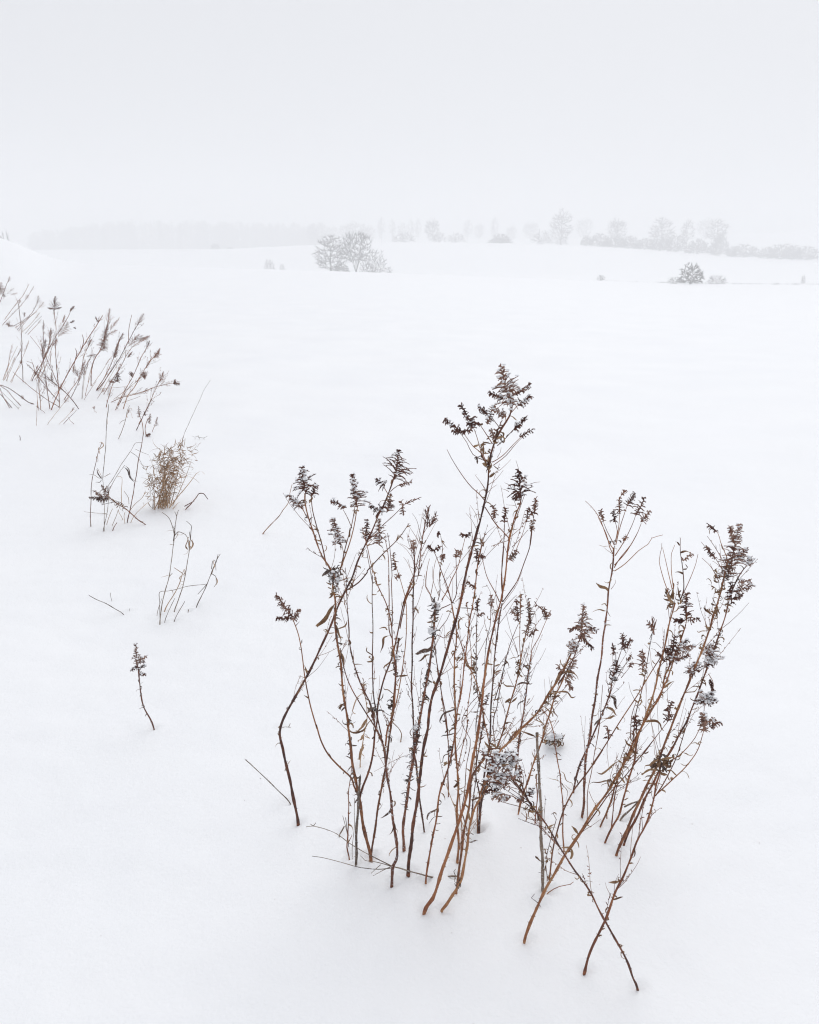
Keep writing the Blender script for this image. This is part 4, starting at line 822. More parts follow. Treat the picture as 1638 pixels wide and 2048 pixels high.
AA = plant('stout stalk of the outer pair carrying the large dark plume and tan curled leaves', [('8', [(630, 1873), (665, 1780), (700, 1700), (750, 1590), (800, 1480), (880, 1310), (950, 1160), (1010, 1000), (1060, 870), (1110, 740), (1180, 570), (1250, 400), (1320, 220), (1400, 20)]), ('3', [(1210, 1080), (1260, 900), (1290, 760), (1320, 640)])], 8.5, 3.5, 'tan', curls=.35, lean=.02)
head(AA, '3', (1412, 365), (1345, 700), 170, 1.3, .15); head(AA, '3', (1340, 385), (1370, 500), 40, 1.0, 0); head(AA, '3', (1465, 550), (1370, 640), 110, 1.2, .2); head(AA, '3', (1330, 620), (1320, 780), 140, 1.0, .1)
branch(AA, [('3', [(1320, 620), (1270, 500), (1250, 430), (1180, 375)])], 2, 1, 'red', curls=.3); head(AA, '3', (1185, 378), (1240, 420), 25, .5, 0)
branch(AA, [('3', [(1300, 660), (1240, 560), (1170, 455)])], 2, 1, 'red', curls=.3); branch(AA, [('3', [(1280, 700), (1230, 620), (1160, 540), (1130, 500)])], 2, 1, 'red'); head(AA, '3', (1160, 535), (1230, 620), 45, .9, 0)
branch(AA, [('3', [(1260, 800), (1200, 690), (1130, 620)])], 1.8, 1, 'twig', stub=0); twigs(AA, [('3', [(1270, 780), (1220, 720), (1190, 660)]), ('3', [(1290, 700), (1230, 650), (1210, 640)]), ('3', [(1230, 840), (1200, 820), (1180, 815)])])
crown_of_leaves(AA, '3', (1250, 870), 50, 9, .022, 'leaf'); crown_of_leaves(AA, '3', (1270, 760), 70, 12, .022, 'leaf'); crown_of_leaves(AA, '3', (1330, 740), 70, 10, .018, 'darkleaf'); crown_of_leaves(AA, '3', (1240, 1000), 50, 7, .024, 'leaf')
leaf_at(AA, '3', (1245, 1040), (1155, 985), 'leaf', 1.2); leaf_at(AA, '3', (1230, 1050), (1180, 1000), 'leaf', 1.5); leaf_at(AA, '3', (1175, 1150), (1105, 1165), 'leaf', 1.6); leaf_at(AA, '8', (1200, 590), (1285, 540), 'leaf', 1.2)
head(AA, '8', (1230, 370), (1250, 400), 120, 1.0, .4)
AB = plant('rust-red stalk of the outer pair ending in a small snowy tuft', [('8', [(690, 1785), (725, 1690), (760, 1630), (830, 1490), (900, 1350), (980, 1190), (1070, 1030), (1140, 890), (1200, 790), (1250, 650), (1330, 450), (1400, 280), (1450, 140)]), ('3', [(1245, 1240), (1300, 1080), (1340, 930), (1400, 780), (1450, 700), (1485, 660)])], 7, 2.4, 'red', curls=.5, lean=.04)
head(AB, '3', (1490, 620), (1490, 680), 75, 1.3, .9, droop=.3); head(AB, '3', (1510, 820), (1370, 870), 110, .9, .25); head(AB, '3', (1490, 790), (1400, 800), 60, .7, .2); head(AB, '3', (1430, 890), (1370, 930), 60, .8, .1); head(AB, '3', (1345, 800), (1350, 960), 120, .8, .1)
head(AB, '3', (1190, 1265), (1190, 1400), 170, 1.3, .9, sk=.1); head(AB, '3', (1080, 1400), (1110, 1470), 130, 1.2, .7); head(AB, '3', (1240, 1380), (1160, 1410), 80, 1.1, .7); head(AB, '3', (1040, 1460), (1080, 1480), 70, 1, .2)
crown_of_leaves(AB, '3', (1260, 1180), 40, 8, .016, 'darkleaf'); crown_of_leaves(AB, '3', (1240, 1280), 40, 6, .018, 'leaf'); leaf_at(AB, '3', (1245, 1290), (1255, 1350), 'leaf', 1); leaf_at(AB, '3', (1150, 1500), (1160, 1570), 'leaf', .8); crown_of_leaves(AB, '3', (1120, 1530), 30, 4, .016, 'leaf')
branch(AB, [('3', [(1180, 1480), (1210, 1530), (1215, 1600), (1150, 1690)])], 1.8, 1.2) ; head(AB, '3', (1215, 1600), (1190, 1520), 26, .9, 0)
head(AB, '3', (1090, 1690), (1160, 1680), 60, 1.0, .5); head(AB, '3', (1210, 1620), (1160, 1690), 80, 1.2, .9); head(AB, '3', (1235, 1680), (1160, 1690), 60, 1.1, .6); head(AB, '3', (1120, 1620), (1160, 1690), 70, 1.1, .7); branch(AB, [('3', [(1150, 1690), (1145, 1780)])], 1.8, 1.6, 'twig')
AC = plant('stalk crossed low down by the back-leaning one, forking above into three outer arms', [('7', [(1160, 1792), (1195, 1680), (1240, 1560), (1320, 1400), (1380, 1240), (1440, 1110), (1480, 1000), (1540, 850)]), ('8', [(840, 1690), (880, 1600), (920, 1480), (940, 1390), (955, 1290), (985, 1200), (975, 1100), (1000, 1020)])], 8, 3.5, 'red', curls=.12, lean=.0)
branch(AC, [('8', [(945, 1400), (1020, 1290), (1080, 1180), (1120, 1080), (1165, 930), (1210, 790), (1240, 680)])], 3, 1.6, 'red', q=.06, curls=.1)
branch(AC, [('8', [(960, 1380), (1080, 1270), (1160, 1200), (1220, 1130), (1290, 1020), (1330, 900), (1345, 850)])], 3.2, 1.6, 'red', q=.02, curls=.35)
branch(AC, [('8', [(1050, 1120), (1130, 1075), (1200, 1010), (1270, 920), (1310, 830)])], 2.6, 1.4, 'red', q=.02)
head(AC, '8', (1340, 730), (1320, 830), 60, 1.0, .2); head(AC, '8', (1425, 770), (1330, 800), 60, .9, .2); head(AC, '8', (1475, 795), (1385, 830), 40, .8, .1); head(AC, '8', (1350, 790), (1340, 870), 70, 1, .1)
crown_of_leaves(AC, '8', (985, 1130), 80, 18, .026, 'leaf'); crown_of_leaves(AC, '8', (940, 1160), 60, 8, .022, 'darkleaf', 1); crown_of_leaves(AC, '8', (1040, 1080), 45, 8, .02, 'darkleaf')
for a, b in (((960, 1200), (830, 1225)), ((950, 1190), (850, 1150)), ((970, 1210), (870, 1240)), ((1200, 1050), (1255, 1075)), ((1240, 1000), (1290, 990))): leaf_at(AC, '8', a, b, 'leaf', .8)
twigs(AC, [('8', [(960, 1100), (940, 1060), (930, 940)]), ('8', [(1170, 940), (1130, 870), (1195, 600)])])

# loose bits in the snow
AF = plant('grey dead stick bent into a wedge, lying in the snow behind the leaning bundle', [('8', [(665, 1590), (730, 1520), (800, 1445)])], 6, 4, 'grey', 'broken_stalk', 'broken stalk', lean=.3, stub=0); branch(AF, [('8', [(800, 1445), (750, 1460), (692, 1487)])], 3.5, 4.5, 'grey', q=-.4, stub=0)
AG = plant('grey twig lying almost flat over the snow with forked thin ends', [('6', [(1285, 1240), (1200, 1240), (1100, 1245), (1000, 1225), (900, 1197), (820, 1168), (750, 1152), (600, 1088), (480, 1015), (400, 968), (300, 900), (200, 855), (110, 828), (52, 832)])], 4.6, 1.2, 'grey', 'fallen_twig', 'twig', lean=-.10, stub=.4)
for pts in ([(745, 1172), (640, 1180), (500, 1168), (400, 1145), (300, 1118), (180, 1085), (98, 1073)], [(740, 1155), (690, 1140), (610, 1120), (530, 1108), (495, 1070)], [(745, 1160), (680, 1190), (600, 1235)], [(660, 1145), (620, 1180), (580, 1218)], [(110, 828), (90, 815), (85, 808)], [(110, 828), (130, 800)], [(900, 1190), (910, 1215)], [(1275, 1240), (1260, 1200), (1275, 1180)], [(1270, 1245), (1225, 1240), (1215, 1280)], [(1275, 1250), (1255, 1290)]):
    branch(AG, [('6', pts)], 2.2, 1.2, 'grey', q=0, stub=0)
AH = plant('short curved red twig arching from the snow at the foot of the long leaning stalk', [('7', [(900, 1218), (940, 1195), (980, 1180), (1060, 1166), (1085, 1147)])], 2.6, 1.6, 'red', 'fallen_twig', 'twig', lean=0, stub=.4)
AI2 = plant('hook-shaped withered scrap beside the foot of the leaning pair of stalks', [('7', [(830, 1305), (800, 1282), (775, 1265), (800, 1235)])], 2.4, 1.2, 'dark', 'fallen_twig', 'twig', lean=0, stub=0)
AJ = plant('single bare grey twig slanting out of the snow well left of the near clump', [('4', [(318, 1862), (230, 1770), (150, 1690), (50, 1590), (0, 1540), (-30, 1515)])], 3.2, 1.8, 'grey', 'bare_twig', 'twig', lean=0, stub=0)
crown_of_leaves(AJ, '4', (-32, 1515), 10, 4, .008, 'grey' if 'grey' in LEAVES else 'darkleaf')
AK = plant('short tan straw leaning out of open snow towards the left-hand dark plume', [('1', [(105, 1506), (150, 1450), (230, 1370), (270, 1310), (310, 1255), (325, 1180), (345, 1100)])], 3, 1.2, 'tan', 'bare_twig', 'twig', lean=.05, stub=.3)
AN = plant('lone small goldenrod with a narrow dark head in open snow, apart from all others', [('L3', [(667, 1948), (640, 1880), (600, 1800), (575, 1720), (555, 1620), (545, 1530), (535, 1430), (525, 1360)])], 4.5, 2.6, 'dark', curls=.5, lean=0, leafmat='darkleaf')
head(AN, 'L3', (520, 1230), (525, 1400), 75, 1.0, .2); head(AN, 'L3', (605, 1340), (535, 1370), 40, .8, .1); head(AN, 'L3', (585, 1375), (530, 1390), 40, .8, .2); head(AN, 'L3', (595, 1410), (535, 1450), 40, .9, .4); head(AN, 'L3', (485, 1450), (530, 1420), 55, 1.1, .4); head(AN, 'L3', (595, 1490), (545, 1480), 55, 1.1, .5)
AL = plant('low round shrub of dead leaves resting on the snow with a white cap', [('8', [(122, 985), (122, 950), (122, 925)])], 3, 2, 'dark', 'dead_shrub', 'shrub', lean=0)
for _ in range(95):
    C_, t_ = at_y(1080 + 122 / 4.095, 1250 + 945 / 4.095, AL.Ys[0]); rr = 72 / 4.095 * t_ / FPX
    d_ = rv(rnd); d_.z = abs(d_.z) * .9 - .15; o_ = Vector((d_.x * rr, d_.y * rr * .8, d_.z * rr * .72)) * rnd.uniform(.35, 1.0)
    put_leaf(AL.root, AL.org, C_ + o_, (d_ + rv(rnd) * .7).normalized(), rnd.uniform(.012, .024), rnd.choice(('leaf', 'darkleaf', 'leaf')))
sn = MB()
for i in range(16):
    C_, t_ = at_y(1080 + (60 + 110 * rnd.random()) / 4.095, 1250 + (885 + rnd.random() * 40) / 4.095, AL.Ys[0] + rnd.uniform(-.03, .01)); sn.lump(C_, rnd.uniform(.008, .018), rnd.uniform(.004, .009), rnd)
sn.build('snow_cap', M['snowlump'], AL.root, AL.org)
AMp = plant('pale withered seedling with broad drooping leaves, seen between the forked stems', [('4', [(905, 1560), (920, 1420), (935, 1300), (960, 1200), (955, 1080), (930, 960), (925, 880)])], 3.4, 1.6, 'straw', 'withered_plant', 'dead plant', lean=0, curls=.4, leafmat='leaf')
for a, b in (((960, 1170), (890, 1280)), ((920, 960), (830, 1110)), ((950, 1080), (1010, 1180)), ((940, 1300), (890, 1350)), ((940, 1310), (985, 1340)), ((910, 1410), (890, 1500)), ((925, 1400), (935, 1480)), ((935, 980), (900, 930)), ((960, 1150), (980, 1060))): leaf_at(AMp, '4', a, b, 'straw', 1.3)
head(AMp, '4', (930, 860), (940, 990), 70, .3, 0, wisp=True)
AO = plant('half-buried thin grey sprig lying on the snow beside the kink of the bent stalk', [('4', [(230, 1250), (300, 1245), (330, 1250), (460, 1280)])], 1.8, 1, 'grey', 'fallen_twig', 'twig', lean=0, stub=0, embed=False); branch(AO, [('4', [(315, 1250), (330, 1215)])], 2.2, 1.4, 'grey', stub=0)
LB = plant('straw stem with two drooping blades curling at the right of the forked stems', [('4', [(1235, 1352), (1240, 1300), (1215, 1250), (1175, 1210), (1160, 1180)])], 3, 2, 'straw', 'dry_grass', 'grass', lean=0, stub=0)

# ================================================================== middle left: grass and loose stems
def simple(label, z, pts, w=2.6, mat='twig', name='dry_weed', cat='dry weed', heads=(), lv=(), br=(), lean=0.0, curls=0, group=None, w1=None):
    p = plant(label, [(z, pts)], w, w1 or w * .55, mat, name, cat, lean=lean, curls=curls, stub=.3, group=group)
    for b in br: branch(p, [(z, b)], w * .7, w * .45, mat, stub=0)
    for h in heads: head(p, z, *h)
    for a, b, *o in lv: leaf_at(p, z, a, b, o[1] if len(o) > 1 else 'straw', o[0] if o else .7)
    return p
simple('tall pair-leaved reed with a tufted nodding tip, left of its hooked neighbour', 'L3', [(724, 1055), (730, 980), (745, 880), (775, 760), (800, 660), (820, 540), (838, 400), (848, 300)], 3, 'grey', 'reed', 'dry reed', br=([(848, 300), (830, 220), (800, 150), (745, 105)], [(848, 300), (858, 200), (870, 130), (885, 85)], [(845, 310), (880, 270), (925, 285)], [(800, 660), (830, 625)], [(840, 350), (850, 250), (840, 225)], [(870, 140), (850, 100)]), lv=(((848, 300), (925, 285), .5), ((845, 340), (880, 270), .6), ((838, 370), (808, 375), .8), ((850, 290), (855, 230), .8), ((840, 250), (780, 270), .4), ((805, 640), (745, 655), .4)))
simple('tall reed whose tip hooks over into a knot of curled blades', 'L3', [(850, 945), (880, 850), (915, 750), (945, 620), (960, 520), (975, 430), (985, 340)], 2.8, 'grey', 'reed', 'dry reed', br=([(985, 340), (990, 260), (995, 225), (950, 180)], [(975, 420), (960, 320), (925, 285), (880, 270)], [(985, 330), (975, 270)]), lv=(((975, 430), (960, 330), 1.2), ((978, 430), (1000, 350), 1.1), ((975, 330), (1000, 400), 1), ((960, 330), (985, 400), 1), ((975, 430), (940, 460), .5)))
simple('short leafy reed with a broken cross-piece between two taller reeds', 'L3', [(765, 950), (800, 880), (850, 800), (890, 710), (915, 640), (935, 595)], 2.8, 'straw', 'reed', 'dry reed', br=([(915, 625), (880, 600), (845, 577)],), lv=(((900, 690), (935, 600), 1), ((910, 650), (945, 600), .8), ((915, 690), (935, 700), .6), ((880, 740), (920, 720), .6), ((840, 810), (820, 765), .6)))
simple('bare straight stub of reed snapped off above the snow', 'L3', [(765, 1040), (800, 950), (850, 835)], 2, 'grey', 'reed', 'dry reed')
simple('lone short straw stub right of the reed group', 'L3', [(848, 1030), (890, 945), (935, 865)], 2.2, 'grey', 'reed', 'dry reed')
simple('reed bent at a right angle so its top lies level across its neighbours', 'L3', [(724, 1000), (722, 880), (724, 785), (790, 778), (850, 768), (960, 738), (1125, 718)], 1.8, 'grey', 'reed', 'dry reed', w1=1.1)
simple('small stub beside the right-angled reed', 'L3', [(700, 980), (720, 910), (745, 840)], 1.8, 'grey', 'reed', 'dry reed')
simple('outlying leafy reed leaning right with a looped blade at its top', 'L3', [(1038, 910), (1080, 820), (1125, 720), (1155, 650), (1180, 580), (1205, 530), (1220, 465)], 2.6, 'grey', 'reed', 'dry reed', br=([(1125, 720), (1090, 760), (1050, 805)], [(1170, 630), (1200, 650), (1205, 715), (1185, 745)], [(1165, 590), (1175, 520), (1195, 515), (1205, 600)], [(1210, 510), (1240, 460)]), lv=(((1155, 650), (1190, 570), 1), ((1165, 600), (1185, 520), .6), ((1195, 650), (1205, 720), .8)))
simple('single straight straw lying slantwise on open snow at the far left', 'L3', [(412, 975), (350, 935), (270, 885), (190, 850), (118, 813)], 2.4, 'grey', 'fallen_straw', 'straw')
simple('tiny curved sprig poking out above the slanting straw', 'L3', [(314, 860), (305, 830), (302, 795)], 1.6, 'grey', 'fallen_straw', 'straw')
simple('tiny speck of stem near the end of the slanting straw', 'L3', [(463, 945), (466, 925)], 1.6, 'grey', 'fallen_straw', 'straw')
simple('dark crumb of stem in the snow between the reeds', 'L3', [(965, 950), (968, 938)], 3.5, 'grey', 'fallen_straw', 'straw')
# bent goldenrod lying in the middle group
LG = plant('fallen goldenrod with tan leaf knots, its head lying over thin straws', [('L2', [(1010, 1153), (960, 1120), (910, 1075), (865, 1035), (820, 1010), (760, 970), (700, 920)])], 3.2, 1.8, 'dark', lean=-.1, curls=.3)
crown_of_leaves(LG, 'L2', (835, 1020), 35, 9, .03, 'leaf'); crown_of_leaves(LG, 'L2', (780, 985), 45, 12, .03, 'leaf'); head(LG, 'L2', (650, 960), (730, 950), 90, 1.1, .05, fl=1.4); head(LG, 'L2', (680, 860), (740, 930), 90, .9, .05, fl=1.4); head(LG, 'L2', (590, 950), (680, 960), 50, .8, 0, fl=1.4); head(LG, 'L2', (620, 900), (690, 940), 50, .8, 0, fl=1.4); branch(LG, [('L2', [(840, 1000), (800, 980), (680, 1005)])], 1.6, 1)
simple('tall leafy stem with a feathered reed tip, outermost of the middle-left group', 'L2', [(603, 1165), (600, 1050), (605, 900), (615, 800), (635, 700), (655, 620), (680, 545)], 2.2, 'twig', lv=(((665, 600), (685, 545), 1.2), ((645, 670), (650, 640), 1), ((640, 690), (655, 650), 1), ((665, 570), (662, 620), 1)))
simple('long hair-thin straw standing upright above the middle-left group', 'L2', [(693, 800), (700, 700), (712, 560), (718, 400), (730, 300), (735, 255)], 1.7, 'grey', w1=1.3)
simple('long thin stem running up to the small sprays above it', 'L2', [(873, 1140), (890, 1050), (920, 900), (945, 750), (970, 610), (985, 530), (995, 470)], 2.6, 'red', w1=1.6, heads=(((1040, 475), (1010, 490), 30, .8, 0),))
simple('hair-thin arching grass stem with a hooked tip', 'L2', [(705, 900), (760, 820), (830, 700), (900, 600), (935, 545), (985, 540)], 1.7, 'grey', br=([(900, 610), (950, 650), (1000, 730)], [(935, 590), (980, 610), (1035, 632)]))
simple('thin forked stem with drooping narrow leaves, mid-way to the straw tuft', 'L2', [(695, 1190), (720, 1080), (730, 1000), (740, 900), (790, 800), (855, 712)], 1.8, 'grey', lv=(((870, 745), (925, 830), .7, 'darkleaf'), ((880, 720), (930, 825), .5, 'darkleaf')))
simple('leafy little reed at the left edge with splayed dark blades', 'L2', [(700, 1190), (705, 1000), (695, 860), (690, 800)], 1.8, 'grey', lv=(((690, 810), (650, 740), 1, 'darkleaf'), ((690, 815), (650, 835), .8, 'darkleaf'), ((690, 800), (745, 770), .4), ((680, 790), (600, 775), .3), ((690, 800), (660, 745), .9)))
simple('short dark sprig at the very front of the middle-left group', 'L2', [(765, 1195), (778, 1165), (795, 1138)], 3, 'dark')
for i, pts in enumerate(([(762, 1160), (790, 1090), (805, 1040)], [(838, 1110), (810, 1060), (808, 1040)], [(900, 1140), (930, 1080), (1000, 1010), (1050, 970)], [(835, 1000), (830, 900), (832, 800), (800, 795)], [(720, 1150), (750, 1060), (765, 1030)], [(855, 1145), (850, 1090), (858, 1060)], [(890, 1050), (930, 1000), (985, 950), (1010, 900)], [(885, 1000), (880, 950), (850, 900)])):
    simple('thin pale straw among the fallen stems beside the dry grass tuft', 'L2', pts, 1.7, 'straw', 'dry_straw', 'straw', group='thin pale straws around the fallen goldenrod')
simple('level straw lying across the outermost tall stem', 'L2', [(720, 1072), (640, 1065), (552, 1055)], 1.5, 'grey', 'fallen_straw', 'straw')
simple('very long bare grass stem leaning right from the top of the straw tuft', 'L2', [(1285, 530), (1300, 470), (1340, 380), (1400, 250), (1440, 160), (1490, 75)], 1.3, 'grey', w1=.5)
simple('curled dark stem end lying just right of the straw tuft', 'L2', [(1308, 1035), (1345, 1000), (1380, 960), (1405, 922)], 3.6, 'dark', 'broken_stalk', 'broken stalk', br=([(1300, 1015), (1370, 975)], [(1405, 920), (1440, 920), (1476, 963)]))
simple('faint feathery sprig in the snow to the right of the straw tuft', 'L2', [(1410, 515), (1405, 495), (1400, 485)], 1.4, 'grey', 'snowed_sprig', 'sprig', br=([(1400, 495), (1370, 500), (1358, 492)], [(1400, 500), (1440, 505), (1470, 492)], [(1380, 510), (1365, 525)], [(1440, 505), (1450, 520)]))

# dry grass tuft: blades one by one
def grass_tuft():
    rg = random.Random(31)
    base, t0 = on_ground(20 + 1130 / 3.7227, 740 + 1020 / 3.7227)
    root = empty('grass_tuft', base, 'dense tan tuft of dry grass with curling blades leaning right, standing in the snow', 'grass tuft')
    m_ = t0 / FPX / 3.7227
    loose = MB()
    for i in range(54):
        f = rg.random(); s0 = rg.gauss(0, 1)
        b = base + Vector((s0 * 34 * m_, rg.uniform(-.06, .08), -.01)); b.z = ground(b.x, b.y) - .01
        Lh = (rg.uniform(.08, .34) if f < .7 else rg.uniform(.34, .60)) * 520 * m_ / .52
        d = Vector((rg.gauss(.33, .28), rg.gauss(0, .2), 1)).normalized()
        k = 12; p = b; pts = [p]; turn = rg.uniform(.25, .8); ax = rv(rg)
        bend = rg.uniform(.05, .30) if rg.random() < .6 else rg.uniform(.3, .7)
        for j in range(k):
            q = j / k
            if q > turn: d = (Matrix.Rotation(bend, 3, ax) @ d + Vector((0, 0, -.14))).normalized()
            else: d = (d + rv(rg) * .06).normalized()
            p = p + d * (Lh / k); pts.append(p)
        wv = rg.uniform(.0012, .0028)
        wd = [wv * (1 - .75 * (j / k) ** 2) for j in range(k + 1)]
        if i < 70:
            mb = MB(); mb.strip(pts, wd, [Vector((1, rg.uniform(-.5, .5), 0))] * (k + 1), .5); mb.build('blade', M['straw'], root, base)
        else: loose.strip(pts, wd, [Vector((1, rg.uniform(-.5, .5), 0))] * (k + 1), .5)
    for i in range(460):        # curled leaf bits hanging in the tuft
        t = rg.betavariate(2.1, 1.7); c = base + Vector(((t * 215 - 55 + rg.gauss(0, 46 + 30 * t)) * m_, rg.uniform(-.07, .07), t * 500 * m_))
        d = (rv(rg) + Vector((.25, 0, .1))).normalized(); ax = rv(rg); p = c; pts = [p]; L = rg.uniform(.03, .09)
        for j in range(6): d = Matrix.Rotation(rg.uniform(.1, .5), 3, ax) @ d; p = p + d * (L / 6); pts.append(p)
        loose.strip(pts, [.0013, .0022, .0024, .002, .0015, .0008, .0003], [ax] * 7, .6)
    loose.build('curled_blades', M['straw'], root, base, kind='stuff')
grass_tuft()

